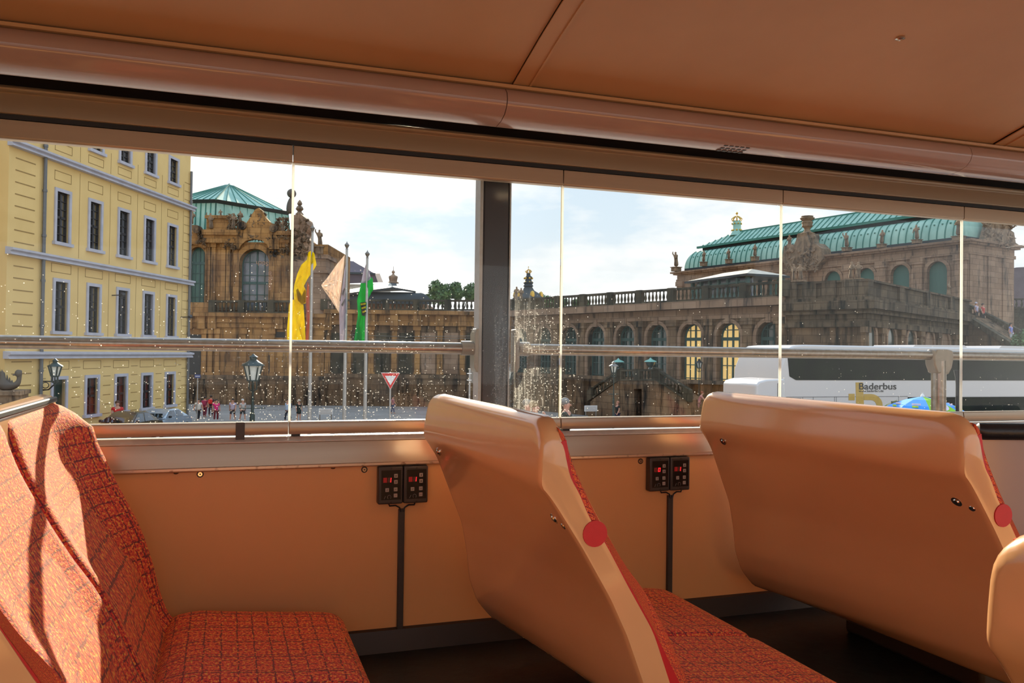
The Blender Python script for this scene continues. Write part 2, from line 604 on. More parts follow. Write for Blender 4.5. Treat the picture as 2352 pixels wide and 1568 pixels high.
M['stucco'] = mat('yellow stucco', (0.76, 0.535, 0.23), 0.85, var=(0.71, 0.49, 0.205), scale=0.6, spec=0.1)
M['stucco2'] = mat('yellow stucco groove', (0.34, 0.22, 0.09), 0.9, spec=0.1)
M['trimgrey'] = mat('pale lilac grey trim', (0.50, 0.48, 0.53), 0.8, scale=2, spec=0.1)
M['winframe'] = mat('dark window frame', (0.030, 0.026, 0.026), 0.5)
M['winglass'] = mat('window glass', (0.02, 0.025, 0.025), 0.03, var=(0.012, 0.016, 0.014), scale=2)
M['winglass'].node_tree.nodes['Principled BSDF'].inputs['IOR'].default_value = 3.6
M['redcurtain'] = mat('red brown curtain behind glass', (0.10, 0.025, 0.018), 0.15, scale=3)
M['greendoor'] = mat('dark green shutter', (0.012, 0.035, 0.028), 0.5)
M['zinc'] = mat('zinc drainpipe', (0.16, 0.16, 0.165), 0.5, 0.4)
M['stone'] = stone_mat('warm sandstone', (0.44, 0.235, 0.085), (0.24, 0.125, 0.055), (0.026, 0.021, 0.018), 0.40)
M['stone_dark'] = stone_mat('sooty sandstone', (0.26, 0.165, 0.095), (0.13, 0.088, 0.058), (0.018, 0.018, 0.016), 0.5)
M['stone_grey'] = stone_mat('grey brown sandstone', (0.38, 0.25, 0.165), (0.24, 0.155, 0.105), (0.045, 0.04, 0.036), 0.30)
M['stone_blk'] = stone_mat('black weathered sandstone', (0.12, 0.095, 0.06), (0.055, 0.05, 0.037), (0.012, 0.016, 0.011), 0.5)
M['stone_soot'] = stone_mat('soot-streaked sandstone', (0.175, 0.125, 0.08), (0.08, 0.062, 0.045), (0.013, 0.015, 0.012), 0.45)
M['carved'] = stone_mat('carved sandstone', (0.30, 0.20, 0.125), (0.15, 0.105, 0.07), (0.035, 0.03, 0.027), 0.3, scale=1.5, joints=False)
M['carved_dark'] = stone_mat('sooty carved sandstone', (0.24, 0.15, 0.085), (0.10, 0.07, 0.045), (0.016, 0.015, 0.014), 0.55, scale=1.2, joints=False)
M['copper'] = mat('verdigris copper', (0.34, 0.52, 0.43), 0.6, var=(0.25, 0.43, 0.35), scale=0.7, spec=0.25)
M['seam'] = mat('dark copper seam', (0.06, 0.20, 0.155), 0.6, spec=0.2)
M['lead'] = mat('dark lead gutter', (0.045, 0.052, 0.055), 0.6, scale=1.5, spec=0.2)
M['slate'] = mat('purple slate roof', (0.115, 0.085, 0.098), 0.7, var=(0.09, 0.062, 0.072), scale=0.8, spec=0.2)
M['zincroof'] = mat('pale ribbed metal roof', (0.50, 0.46, 0.38), 0.6, var=(0.40, 0.36, 0.30), scale=2, spec=0.2)
M['gold'] = mat('gilding', (0.62, 0.38, 0.07), 0.35, 0.7)
M['archglass'] = mat('dark teal glazing', (0.014, 0.032, 0.030), 0.08, var=(0.03, 0.05, 0.045), scale=0.9, spec=0.8)
M['tealframe'] = mat('teal painted window frame', (0.035, 0.085, 0.075), 0.6)
M['shutter'] = mat('green window blind', (0.055, 0.13, 0.10), 0.6, var=(0.045, 0.11, 0.085), scale=2, stretch=(4, 4, 0.2))
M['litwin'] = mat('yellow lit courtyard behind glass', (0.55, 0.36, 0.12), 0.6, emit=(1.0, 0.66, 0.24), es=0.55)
M['greywin'] = mat('grey reflecting glazing', (0.16, 0.17, 0.20), 0.15, var=(0.09, 0.10, 0.11), scale=1.2)
M['pave'] = mat('grey paving', (0.30, 0.27, 0.24), 0.85, var=(0.24, 0.215, 0.19), scale=0.4, spec=0.1)
M['leaf'] = mat('tree leaves', (0.085, 0.15, 0.03), 0.6, var=(0.04, 0.085, 0.02), scale=0.8)
M['bark'] = mat('bark', (0.07, 0.05, 0.035), 0.9)
M['lampgreen'] = mat('dark green lamp metal', (0.03, 0.045, 0.04), 0.4, 0.4)
M['lampglass'] = mat('pale lantern glass', (0.66, 0.66, 0.60), 0.2)
M['verd'] = mat('verdigris lamp cap', (0.18, 0.40, 0.33), 0.6)
M['polegrey'] = mat('pale grey flagpole', (0.42, 0.39, 0.36), 0.4, 0.3)
M['glassedge'] = flag_mat('pale glass edge', (0.92, 0.93, 0.90), 0.7)
M['fyellow'] = flag_mat('yellow flag cloth', (0.80, 0.66, 0.02))
M['fochre'] = flag_mat('ochre flag print', (0.55, 0.36, 0.01))
M['fwhite'] = flag_mat('cream flag cloth', (0.86, 0.73, 0.62))
M['flilac'] = flag_mat('lilac shaded flag cloth', (0.55, 0.50, 0.56))  # white cloth with its shade put into the lilac colour
M['fpink'] = flag_mat('dull pink flag cloth', (0.52, 0.22, 0.16))
M['fgreen'] = flag_mat('green flag cloth', (0.04, 0.50, 0.11))
M['fblack'] = mat('black flag print', (0.02, 0.02, 0.015), 0.8)
M['signred'] = mat('sign red', (0.65, 0.03, 0.02), 0.5)
M['signwhite'] = mat('sign white', (0.80, 0.74, 0.70), 0.5)
M['signblue'] = mat('sign blue', (0.03, 0.05, 0.20), 0.5)
M['white'] = mat('white vehicle paint', (0.58, 0.525, 0.495), 0.25, coat=0.3, var=(0.57, 0.515, 0.485), scale=0.3)
M['busglass'] = mat('tinted coach glass', (0.010, 0.012, 0.011), 0.06, var=(0.016, 0.021, 0.014), scale=1, spec=0.08)
M['busgold'] = mat('gold lettering film', (0.50, 0.30, 0.05), 0.4)
M['ink'] = mat('black lettering film', (0.015, 0.015, 0.016), 0.4)
M['line'] = mat('panel joint', (0.22, 0.20, 0.19), 0.6)
M['ublue'] = mat('blue parasol cloth', (0.05, 0.30, 0.80), 0.7)
M['ugreen'] = mat('lime parasol cloth', (0.27, 0.55, 0.02), 0.7)
M['uyellow'] = mat('yellow green print', (0.55, 0.72, 0.05), 0.7)
M['upink'] = mat('pale pink print', (0.75, 0.62, 0.75), 0.7)
M['silver'] = mat('silver blue car paint', (0.46, 0.54, 0.63), 0.2, 0.5, coat=0.4)
M['olive'] = mat('dark olive car paint', (0.085, 0.065, 0.04), 0.25, 0.3, coat=0.4)
M['tyre'] = mat('tyre rubber', (0.015, 0.015, 0.015), 0.8)
M['skin'] = mat('skin', (0.55, 0.27, 0.18), 0.6, scale=5)
M['bronze'] = mat('dark weathered carving', (0.10, 0.075, 0.055), 0.7, scale=4)
M['etch'] = mat('etched white lettering', (0.62, 0.60, 0.58), 0.8)
M['wire'] = mat('overhead wire', (0.12, 0.11, 0.10), 0.6)
_cc = {}


def cloth(c):
    if c not in _cc:
        _cc[c] = mat('cloth', c, 0.85, scale=14)
    return _cc[c]

# ================================================================== THE BUS
X0, X1 = -1.75, 3.55          # extent of the deck built along the bus
YW = 2.25                     # inner face of the side wall
ZF = -0.81                    # deck beside the wall


def strip_x(name, prof, m, x0=X0, x1=X1, smooth=True, angle=30, bevel=0):
    b = MB()
    b.prism(prof, x0, x1, 'x')
    return b.build(name, m, None, smooth, angle, bevel)


# deck, walls, ceiling
f = MB()
f.box(X0, X1, 1.12, 2.36, ZF - 0.25, ZF)
f.box(X0, X1, -0.50, 1.12, ZF - 0.35, ZF - 0.14)
structure(f.build('floor', M['floor'], bevel=0.004), 'dark grey-green vinyl deck of the bus, raised along the side wall', 'floor')
structure(strip_x('wall_left', [(YW, ZF), (YW, -0.305), (2.33, -0.305), (2.33, ZF)], M['wall']), 'cream side wall panel below the windows', 'wall')
structure(strip_x('wall_right', [(-0.44, ZF - 0.14), (-0.44, -0.2), (-0.50, -0.2), (-0.50, ZF - 0.14)], M['wall']), 'cream side wall on the near side of the bus', 'wall')
structure(MB().box(X0 - 0.06, X0, -0.50, 2.36, ZF - 0.35, 0.80).build('wall_back', M['wall'], smooth=False), 'unseen cream end wall added left of the view to block sky light', 'wall')  # added out of view to keep rear sky light off the seat shells
structure(strip_x('trim_1', [(-0.44, 0.56), (-0.44, 0.76), (-0.50, 0.76), (-0.50, 0.56)], M['beam']), 'beige beam over the near side opening', 'beam')
arc = [(1.895, 0.642), (1.80, 0.668), (1.69, 0.697), (1.565, 0.726), (1.3, 0.766), (1.0, 0.788), (0.5, 0.797), (0.0, 0.785), (-0.5, 0.75)]
c = MB()
c.prism(arc + [(y, z + 0.03) for y, z in reversed(arc)], X0, X1, 'x')
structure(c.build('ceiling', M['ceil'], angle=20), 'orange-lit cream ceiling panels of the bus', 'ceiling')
n = 2
for xa in (-0.92, 0.64, 2.17):
    b = MB()
    for (dx0, dx1, dz) in ((0, 0.046, 0.004), (0, 0.005, 0.0075), (0.041, 0.046, 0.0075)):
        pr = [(y, z - dz) for y, z in arc[:-1]] + [(y, z + 0.002) for y, z in reversed(arc[:-1])]
        b.prism(pr, xa + dx0, xa + dx1, 'x')
    structure(b.build('trim_%d' % n, M['ceil'], angle=20), ['cream ceiling joint strip beyond the left of the photo', 'cream ceiling joint strip left of centre', 'cream ceiling joint strip at the right edge'][n - 2], 'ceiling strip')
    n += 1
structure(strip_x('trim_%d' % n, [(1.905, 0.640), (1.872, 0.646), (1.858, 0.640), (1.862, 0.634), (1.905, 0.628)], M['ceil']), 'grimy cream edging between ceiling and rounded cove', 'edging')
n += 1
cove = [(1.885, 0.636), (1.862, 0.629), (1.850, 0.617), (1.8455, 0.600), (1.851, 0.583), (1.866, 0.569), (1.892, 0.560), (1.930, 0.5555), (1.965, 0.566), (2.00, 0.588), (2.04, 0.63), (2.08, 0.70), (2.08, 0.74), (1.9, 0.72)]
for xa, xb, lab in ((X0, 0.6185, 'glossy beige rounded cove panel at the left'), (0.6205, 2.058, 'glossy beige rounded cove panel in the middle, with a small slotted vent'), (2.060, X1, 'glossy beige rounded cove panel at the right edge')):
    b = MB()
    b.prism(cove, xa, xb, 'x')
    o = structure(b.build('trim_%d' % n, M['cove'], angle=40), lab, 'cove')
    n += 1
    if xa > 0.6 and xa < 1:
        v = MB()
        for i in range(5):
            for j in range(3):
                v.box(1.245 + i * 0.017, 1.256 + i * 0.017, 1.889 + j * 0.016, 1.899 + j * 0.016, 0.5595 - 0.0025 * j, 0.5635 - 0.002 * j)
        v.build('vent', M['base'], o)
structure(strip_x('trim_%d' % n, [(2.07, 0.70), (2.38, 0.70), (2.38, 0.626), (2.42, 0.626), (2.42, 0.73), (2.07, 0.73)], M['base']), 'dark recess between the cove and the header beam', 'recess')  # lining coloured dark for the shade under the cove
n += 1
# header beam with its lip
hdr = [(2.252, 0.5575), (2.250, 0.606), (2.238, 0.609), (2.236, 0.615), (2.240, 0.621), (2.30, 0.626), (2.38, 0.626), (2.38, 0.5575)]
structure(strip_x('trim_%d' % n, hdr, M['beam'], bevel=0.002), 'long beige aluminium header beam above the windows', 'beam')
n += 1
structure(strip_x('trim_%d' % n, [(2.262, 0.546), (2.262, 0.5575), (2.38, 0.5575), (2.38, 0.546)], M['black']), 'black strip put in for the dark gap under the header beam', 'gasket')  # shade of the gap put in as a black strip
n += 1
# ledge under the windows
structure(strip_x('trim_%d' % n, [(2.236, -0.298), (2.249, -0.2405), (2.36, -0.2405), (2.36, -0.305), (2.236, -0.305)], M['rail'], bevel=0.002), 'beige window ledge panel along the wall', 'ledge')
n += 1
structure(strip_x('trim_%d' % n, [(2.2455, -0.2405), (2.2465, -0.2375), (2.262, -0.2275), (2.30, -0.2265), (2.30, -0.2405)], M['bright'], bevel=0.0015), 'bright bare aluminium strip along the ledge top', 'strip')
n += 1
structure(strip_x('trim_%d' % n, [(2.228, -0.3055), (2.228, -0.2995), (2.234, -0.2985), (2.25, -0.2985), (2.25, -0.3095), (2.234, -0.3095)], M['alu']), 'scuffed aluminium strip under the ledge', 'strip')
n += 1
structure(strip_x('baseboard_left', [(2.25, ZF), (2.25, -0.752), (2.237, -0.755), (2.224, -0.80), (2.222, ZF)], M['base']), 'dark brown baseboard where the side wall meets the deck', 'baseboard')

# windows: frameless sliding panes held between a top and a bottom rail
DIV = [-1.393, -0.616, 0.161, 0.938, 1.715, 2.488, 3.265]
wl = ['glass pane beyond the left edge', 'rain-spotted window at the left, behind the red seat', 'rain-spotted window left of the dark pillar', 'smeared window just right of the dark pillar',
      'window in front of the arcade and its green roof', 'window in front of the white coach and parasol', 'last window at the right edge']
for i in range(len(DIV) - 1):
    a, b_ = DIV[i], DIV[i + 1]
    w = bpy.data.objects.new('window_%d' % (i + 1), None)
    COL.objects.link(w)
    structure(w, wl[i + 1] if i else wl[1] + ', mostly out of frame', 'window')
    g = MB()
    g.box(a + 0.0052, b_ - 0.0012, 2.273, 2.278, -0.190, 0.503)
    g.build('glass_pane', M['glass'], w, smooth=False)
    e = MB()
    e.box(a - 0.001, a + 0.0050, 2.2715, 2.2785, -0.190, 0.503)
    e.build('glass_edge', M['glassedge'], w, smooth=False)
    for nm, z0, z1 in (('top_rail', 0.499, 0.5445), ('bottom_rail', -0.2215, -0.1885)):
        r = MB()
        if nm == 'top_rail':
            r.prism([(2.262, z0 + .004), (2.262, z1), (2.292, z1), (2.292, z0), (2.266, z0)], a + 0.0015, b_ - 0.0015, 'x')
        else:
            r.prism([(2.262, z0), (2.258, z0 + .012), (2.262, z1 - .002), (2.266, z1), (2.292, z1), (2.292, z0)], a + 0.0015, b_ - 0.0015, 'x')
        r.build(nm, M['rail'], w, bevel=0.001)
    s = MB()
    s.box(a + 0.008, a + 0.03, 2.2635, 2.29, -0.2405, -0.2205)
    s.build('spacer', M['black'], w, smooth=False)
s = MB()
s.box(0.028, 0.050, 2.2545, 2.2615, -0.2405, -0.1875)
tag(s.build('rail_clip', M['darkgrey'], None, bevel=0.001), 'dark grey clip across the bottom window rail, left of centre', 'clip')

# pillar and guard rail outside the glass
p = thing('roof_pillar', 'dark roof pillar outside the window in the middle', 'pillar', (0.768, 2.41, -0.24))
b = MB()
b.box(-0.0385, 0.0465, -0.02, 0.05, 0, 0.80)
b.build('post', M['post'], p, bevel=0.006)
b = MB()
b.box(-0.0485, -0.0388, -0.022, 0.03, 0, 0.80)
b.build('seal', M['postedge'], p, smooth=False)
b = MB()
b.box(0.0468, 0.0505, -0.022, 0.03, 0, 0.80)
b.build('seal', M['postedge'], p, smooth=False)
RZ, RY, RR = 0.0125, 2.37, 0.0175


def guard_rail(xa, xb, label, stan=None):
    t = thing('guard_rail', label, 'rail', (xa, RY, RZ))
    b = MB()
    b.tube([(0, 0, 0), (xb - xa, 0, 0)], RR, 18)
    b.build('tube', M['steel'], t)
    return t


def end_clamp(t, x, sgn):
    b = MB()
    b.tube([(x, 0, 0.001), (x + sgn * 0.036, 0, 0.001)], 0.0215, 16)
    b.build('sleeve', M['cast'], t)
    b = MB()
    b.prism([(x + sgn * 0.036, -0.055), (x + sgn * 0.036, 0.045), (x + sgn * 0.043, 0.06), (x + sgn * 0.050, 0.06), (x + sgn * 0.050, -0.07), (x + sgn * 0.043, -0.07)], -0.02, 0.03)
    b.build('flange', M['cast'], t, bevel=0.003)


r1 = guard_rail(-1.7, 0.695, 'long brushed steel guard rail outside the glass, left of the pillar')
end_clamp(r1, 2.36, 1)
r2 = guard_rail(0.84, 3.5, 'brushed steel guard rail outside the glass, right of the pillar, on an upright')
end_clamp(r2, 0.035, -1)
sx = 2.487 - 0.84
b = MB()
b.tube([(sx, 0, -0.02), (sx, 0, -0.262)], 0.0255, 18)
b.build('upright', M['steel'], r2)
b = MB()
b.tube([(sx - .045, 0, 0), (sx + .048, 0, 0)], 0.0225, 16)
b.prism([(sx - .045, 0.0), (sx - .043, -.035), (sx - .028, -.066), (sx + .026, -.070), (sx + .042, -.045), (sx + .050, -.01), (sx + .046, .018), (sx + .02, .0225), (sx - .03, .022)], -0.0225, 0.0225)
b.build('tee_fitting', M['cast'], r2, bevel=0.006, segs=3)


# seats ------------------------------------------------------------
def resample(pl, n):
    d = [0]
    for a, b in zip(pl, pl[1:]):
        d.append(d[-1] + hypot(b[0] - a[0], b[1] - a[1]))
    out = []
    for i in range(n):
        s = d[-1] * i / (n - 1)
        k = max(j for j in range(len(d)) if d[j] <= s + 1e-9)
        k = min(k, len(pl) - 2)
        f_ = (s - d[k]) / max(1e-9, d[k + 1] - d[k])
        out.append((pl[k][0] + (pl[k + 1][0] - pl[k][0]) * f_, pl[k][1] + (pl[k + 1][1] - pl[k][1]) * f_))
    return out


def smooth_pl(pl, n, it=2):
    q = resample(pl, n)
    for _ in range(it):
        q = [q[0]] + [((q[i - 1][0] + 2 * q[i][0] + q[i + 1][0]) / 4, (q[i - 1][1] + 2 * q[i][1] + q[i + 1][1]) / 4) for i in range(1, n - 1)] + [q[-1]]
    return q


SX, SY = 0.48, 1.67
OUT_W = [(0.518, -.1035), (0.497, -.1045), (0.486, -.120), (0.479, -.16), (0.4735, -.208), (0.512, -.268), (0.548, -.36), (0.578, -.435), (0.592, -.51), (0.600, -.581), (0.622, -.64), (0.665, -.69), (0.80, -.73), (1.10, -.742)]
OUT_A = [(0.530, -.1065), (0.512, -.1085), (0.503, -.124), (0.4995, -.17), (0.498, -.219), (0.524, -.253), (0.575, -.330), (0.628, -.419), (0.661, -.487), (0.692, -.569), (0.720, -.640), (0.765, -.70), (0.86, -.735), (1.10, -.742)]
INN = [(0.534, -.107), (0.543, -.119), (0.546, -.145), (0.556, -.20), (0.592, -.28), (0.623, -.325), (0.67, -.407), (0.716, -.483), (0.75, -.576), (0.775, -.65), (0.83, -.695), (1.10, -.700)]
BK_A = [(0.533, -.1225), (0.545, -.126), (0.553, -.15), (0.569, -.195), (0.603, -.261), (0.634, -.312), (0.669, -.367), (0.704, -.409), (0.749, -.486), (0.787, -.565), (0.815, -.635)]
BK_W = [(0.530, -.1175), (0.546, -.121), (0.553, -.145), (0.577, -.215), (0.632, -.315), (0.668, -.37), (0.698, -.426), (0.728, -.50), (0.748, -.565), (0.770, -.615), (0.80, -.645)]
CUSH = [(0.775, -.645), (0.795, -.618), (0.85, -.611), (0.95, -.623), (1.06, -.635), (1.125, -.641), (1.165, -.648), (1.186, -.662), (1.194, -.684), (1.188, -.706), (1.12, -.7005), (0.95, -.699), (0.83, -.692), (0.79, -.67)]


def loc3(x, y, z):
    return (x - SX, y - SY, z - ZF)


def make_seat():
    t = thing('double_bus_seat', '', 'bus seat', (SX, SY, ZF), group='red double bus seats')
    YA, YB = 1.29, 2.055
    # shell: one moulding of back, side and pan
    no, ni = 84, 60
    oa, ow = smooth_pl(OUT_A, no, 1), smooth_pl(OUT_W, no, 1)
    ii = smooth_pl(INN, ni, 1)
    rings = []
    ra, rw = 0.060, 0.030
    ds = [0, 0.0015, 0.005, 0.011, 0.02, 0.032, 0.045, 0.06]
    ys = [YA + d for d in ds] + [YA + .1 + (YB - YA - .2) * k / 6 for k in range(7)] + [YB - d for d in reversed(ds) if d <= 0.032]
    for y in ys:
        k = (y - YA) / (YB - YA)
        dt = min((y - YA), ra)
        dw = min((YB - y), rw)
        drop = (ra - sqrt(max(0, ra * ra - (ra - dt) ** 2))) * 0.75 + (rw - sqrt(max(0, rw * rw - (rw - dw) ** 2)))
        edge = 0.006 * max(0, 1 - min(dt, dw) / 0.006)  # eased side edges
        ring = []
        for (p, q) in zip(oa, ow):
            x, z = p[0] + (q[0] - p[0]) * k, p[1] + (q[1] - p[1]) * k
            ring.append([x + edge * 0.6, z])
        for (x, z) in reversed(ii):
            ring.append([x - edge * 0.3, z])
        zc, zt = -0.235, -0.1035
        for r in ring:
            if r[1] > zc:
                r[1] = zc + (r[1] - zc) * (zt - drop - zc) / (zt - zc)
        rings.append([loc3(r[0], y, r[1]) for r in ring])
    b = MB()
    b.rings(rings)
    b.build('shell', M['cream'], t, angle=42)
    # red vinyl filler along the aisle side, with its round pull tab
    pl = [(x, z) for x, z in INN[2:11]]
    fr = [(x - 0.014 - .016 * min(1, i / 4), z) for i, (x, z) in reversed(list(enumerate(BK_A[2:], 2)))]
    s = MB()
    s.prism([(x - SX, z - ZF) for x, z in pl + [(0.80, -0.66)] + fr], YA - SY + 0.001, YA - SY + 0.010, 'y')
    s.prism([(0.600 + 0.0225 * cos(2 * pi * i / 24) - SX, -0.3055 + 0.0225 * sin(2 * pi * i / 24) - ZF) for i in range(24)], YA - SY - 0.0022, YA - SY + 0.02, 'y')
    s.build('side_trim', M['redvinyl'], t, smooth=False)
    # dark strip along the front of the shell top
    s = MB()
    s.box(0.536 - SX, 0.5475 - SX, YA + .13 - SY, YB - .03 - SY, -0.121 - ZF, -0.109 - ZF)
    s.build('top_edging', M['black'], t, bevel=0.003)

    # upholstery
    def back(y0, y1):
        nf = 34
        fa, fw = smooth_pl(BK_A, nf, 1), smooth_pl(BK_W, nf, 1)
        bb = resample([(0.532, -.1235), (0.5575, -.20), (0.594, -.28), (0.625, -.325), (0.672, -.407), (0.718, -.483), (0.752, -.576), (0.79, -.655)], 20)
        rings, us = [], []
        nn = 22
        for j in range(nn + 1):
            s_ = j / nn
            y = y0 + (y1 - y0) * (0.5 - 0.5 * cos(pi * s_))
            k = (y - YA) / (YB - YA)
            e = abs(2 * (y - y0) / (y1 - y0) - 1)
            dish = 0.030 * (1 - e ** 3.0)
            rnd = (0.022 if not (y0 < 1.4 and y < 1.4) else 0.008) * max(0, (e - 0.86) / 0.14) ** 2.2
            ring = []
            for i, (p, q) in enumerate(zip(fa, fw)):
                x, z = p[0] + (q[0] - p[0]) * k, p[1] + (q[1] - p[1]) * k
                w_ = min(1, i / 16) ** 2
                wing = 0.07 * max(0, (y - 1.90) / 0.14) ** 1.5 * min(1, i / 4) * max(0, 1 - i / (nf * 1.35)) if y > 1.90 else 0
                x += wing
                z -= .012 * max(0, (y - 1.99) / 0.06) ** 2 * max(0, 1 - i / 9) if y > 1.99 else 0
                x -= (dish * w_ * 0.9 + rnd * min(1, i / 3))
                z -= rnd * 0.5 * (1 - min(1, i / 8))
                ring.append(loc3(x, y, z))
            for (x, z) in reversed(bb):
                ring.append(loc3(min(x, 2), y, z - rnd * 0.5))
            rings.append(ring)
            us.append(y)
        vs = [i * 0.0165 for i in range(len(rings[0]))] + [len(rings[0]) * 0.0165]
        m_ = MB()
        m_.rings(rings, uvs=(us, vs))
        m_.build('back_cushion', M['fabric'], t, angle=50)

    def cushion(y0, y1):
        q = smooth_pl(CUSH + [CUSH[0]], 60, 1)[:-1]
        cx, cz = 0.96, -0.66
        rings, us = [], []
        nn = 18
        for j in range(nn + 1):
            s_ = j / nn
            y = y0 + (y1 - y0) * (0.5 - 0.5 * cos(pi * s_))
            e = abs(2 * (y - y0) / (y1 - y0) - 1)
            sh = 0.014 * max(0, (e - 0.88) / 0.12) ** 2.0
            ring = []
            for x, z in q:
                top = max(0, min(1, (z + 0.66) / 0.04))
                dx, dz = x - cx, z - cz
                ring.append(loc3(x - sh * (1 if dx > .15 else 0), y, z - sh * top - 0.006 * top * (1 - e ** 2) * (1 if dx < .12 else 0)))
            rings.append(ring)
            us.append(y)
        vs = [0.4 + i * 0.0155 for i in range(61)]
        m_ = MB()
        m_.rings(rings, uvs=(us, vs))
        m_.build('seat_cushion', M['fabric'], t, angle=50)
    for a, c_ in ((1.292, 1.644), (1.650, 2.05)):
        back(a, c_)
        cushion(a, c_)
    # bolts on the back
    for (x, y, z, nx, nz) in ((0.5455, 1.338, -0.2855, -0.83, -0.55), (0.5535, 1.312, -0.293, -0.83, -0.55), (0.497, 1.975, -0.243, -0.87, -0.5)):
        d = Vector((nx, 0, nz)).normalized()
        p0 = Vector(loc3(x, y, z)) - d * 0.002
        bb = MB()
        bb.tube([p0, p0 + d * 0.004], 0.0105, 16)
        bb.tube([p0 + d * 0.004, p0 + d * 0.0065], [0.007, 0.0055], 12)
        bb.build('bolt', M['chrome'], t)
    # pedestal under the pan, hidden by the shell
    bb = MB()
    bb.box(0.90 - SX, 1.0 - SX, 1.55 - SY, 1.95 - SY, 0.0, -0.738 - ZF)
    bb.build('pedestal', M['base'], t, bevel=0.01)
    return t


seat = make_seat()
seat['label'] = 'cream double bus seat in the middle, seen from behind with its red edge nearest us'
s1 = dup(seat, 'red checked double bus seat at the left, facing us in the sun', (SX - 0.90, SY - 0.02, ZF), scale=(1, 1.20, 1))
s3 = dup(seat, 'cream-backed double bus seat at the right, seen square from behind below the white coach', (SX + 0.845, SY, ZF), scale=(1, 1.18, 1))
s4 = dup(seat, 'cream bus seat cut off by the right edge, on the near side of the aisle', (SX + 0.165, 0.20, ZF - 0.04), scale=(1, -1, 1))

# audio sockets with led counters ------------------------------------
SEG = {'0': 'abcdef', '1': 'bc'}


def digit(b, ch, x, z, w, h, y, sl=0.12):
    t_ = w * 0.2

    def bar(x0, z0, x1, z1):
        b.prism([(x0 + sl * (z0 - z), z0), (x1 + sl * (z0 - z), z0), (x1 + sl * (z1 - z), z1), (x0 + sl * (z1 - z), z1)], y, y + 0.001)
    for s_ in SEG[ch]:
        if s_ == 'a': bar(x, z + h - t_, x + w, z + h)
        if s_ == 'd': bar(x, z, x + w, z + t_)
        if s_ == 'b': bar(x + w - t_, z + h / 2 + .0004, x + w, z + h)
        if s_ == 'c': bar(x + w - t_, z, x + w, z + h / 2 - .0004)
        if s_ == 'f': bar(x, z + h / 2, x + t_, z + h)
        if s_ == 'e': bar(x, z, x + t_, z + h / 2)


def audio_box(x, d1, d2, label):
    """x: left edge; local z=0 at the top of the box"""
    t = thing('audio_control_box', label, 'control box', (x, 2.25, -0.3105), group='audio control boxes on the side wall')
    w, h, dp = 0.0685, 0.101, 0.028
    y = -dp
    b = MB()
    b.box(0.0005, w - 0.0005, y, -0.0005, -h, 0)
    b.build('housing', M['darkgrey'], t, bevel=0.004, segs=3)
    b = MB()
    b.box(0.009, w - 0.006, y - 0.0006, y + 0.002, -h + 0.012, -0.0095)
    b.build('face_plate', M['face'], t, smooth=False)
    yy = y - 0.0012
    for i, (d, lit) in enumerate((d1, d2)):
        x0 = 0.0145 + i * 0.0122
        b = MB()
        b.box(x0 - 0.0008, x0 + 0.0096, yy + .0004, y + .0006, -0.0425, -0.0290)
        b.build('display_window', M['dimled'] if lit == 1 else M['ledwin'], t, smooth=False)
        b = MB()
        digit(b, d, x0 + 0.0006, -0.0415, 0.0072, 0.0115, yy - 0.0004)
        b.build('display_digit', M['redled'] if lit == 2 else M['dimled'], t, smooth=False)
    for i, (bx, bz, ic) in enumerate(((0.0428, -0.030, 'u'), (0.0428, -0.0465, 'd'), (0.0195, -0.0675, 'i'), (0.0425, -0.0665, '+'), (0.0425, -0.083, '-'))):
        b = MB()
        b.box(bx, bx + 0.0102, yy - 0.001, y, bz, bz + 0.0105)
        o = b.build('button', M['button'], t, bevel=0.0012)
        k = MB()
        cx, cz, y2 = bx + 0.0051, bz + 0.0052, yy - 0.0014
        if ic == 'u':
            k.prism([(cx - .0012, cz - .0025), (cx + .0012, cz - .0025), (cx + .0012, cz), (cx + .0022, cz), (cx, cz + .0028), (cx - .0022, cz), (cx - .0012, cz)], y2, y2 + .0005)
        elif ic == 'd':
            k.prism([(cx - .0012, cz + .0025), (cx + .0012, cz + .0025), (cx + .0012, cz), (cx + .0022, cz), (cx, cz - .0028), (cx - .0022, cz), (cx - .0012, cz)], y2, y2 + .0005)
        elif ic == '+':
            k.box(cx - .002, cx + .002, y2, y2 + .0005, cz - .0004, cz + .0004)
            k.box(cx - .0004, cx + .0004, y2, y2 + .0005, cz - .002, cz + .002)
        elif ic == '-':
            k.box(cx - .002, cx + .002, y2, y2 + .0005, cz - .0004, cz + .0004)
        else:
            k.prism([(cx - .0016, cz - .0022), (cx - .0002, cz - .0022), (cx + .0016, cz + .0024), (cx + .0002, cz + .0024)], y2, y2 + .0005)
        k.build('icon', M['darkgrey'], o, smooth=False)
    b = MB()
    pts = [(0.0305 + 0.0048 * cos(a), yy, -0.0815 + 0.0052 * sin(a)) for a in [radians(-50 + 280 * i / 14) for i in range(15)]]
    b.tube(pts, 0.0005, 5)
    b.bar((0.0165, yy, -0.0865), (0.0205, yy, -0.0785), 0.0012, 0.0006)
    b.build('headphone_symbol', M['icon'], t, smooth=False)
    for z_ in (-0.005, -h + 0.0055):
        b = MB()
        b.tube([(w / 2 + .001, y - 0.0012, z_), (w / 2 + .001, y + 0.001, z_)], 0.0027, 10)
        b.build('screw', M['screwdark'], t)
    return t


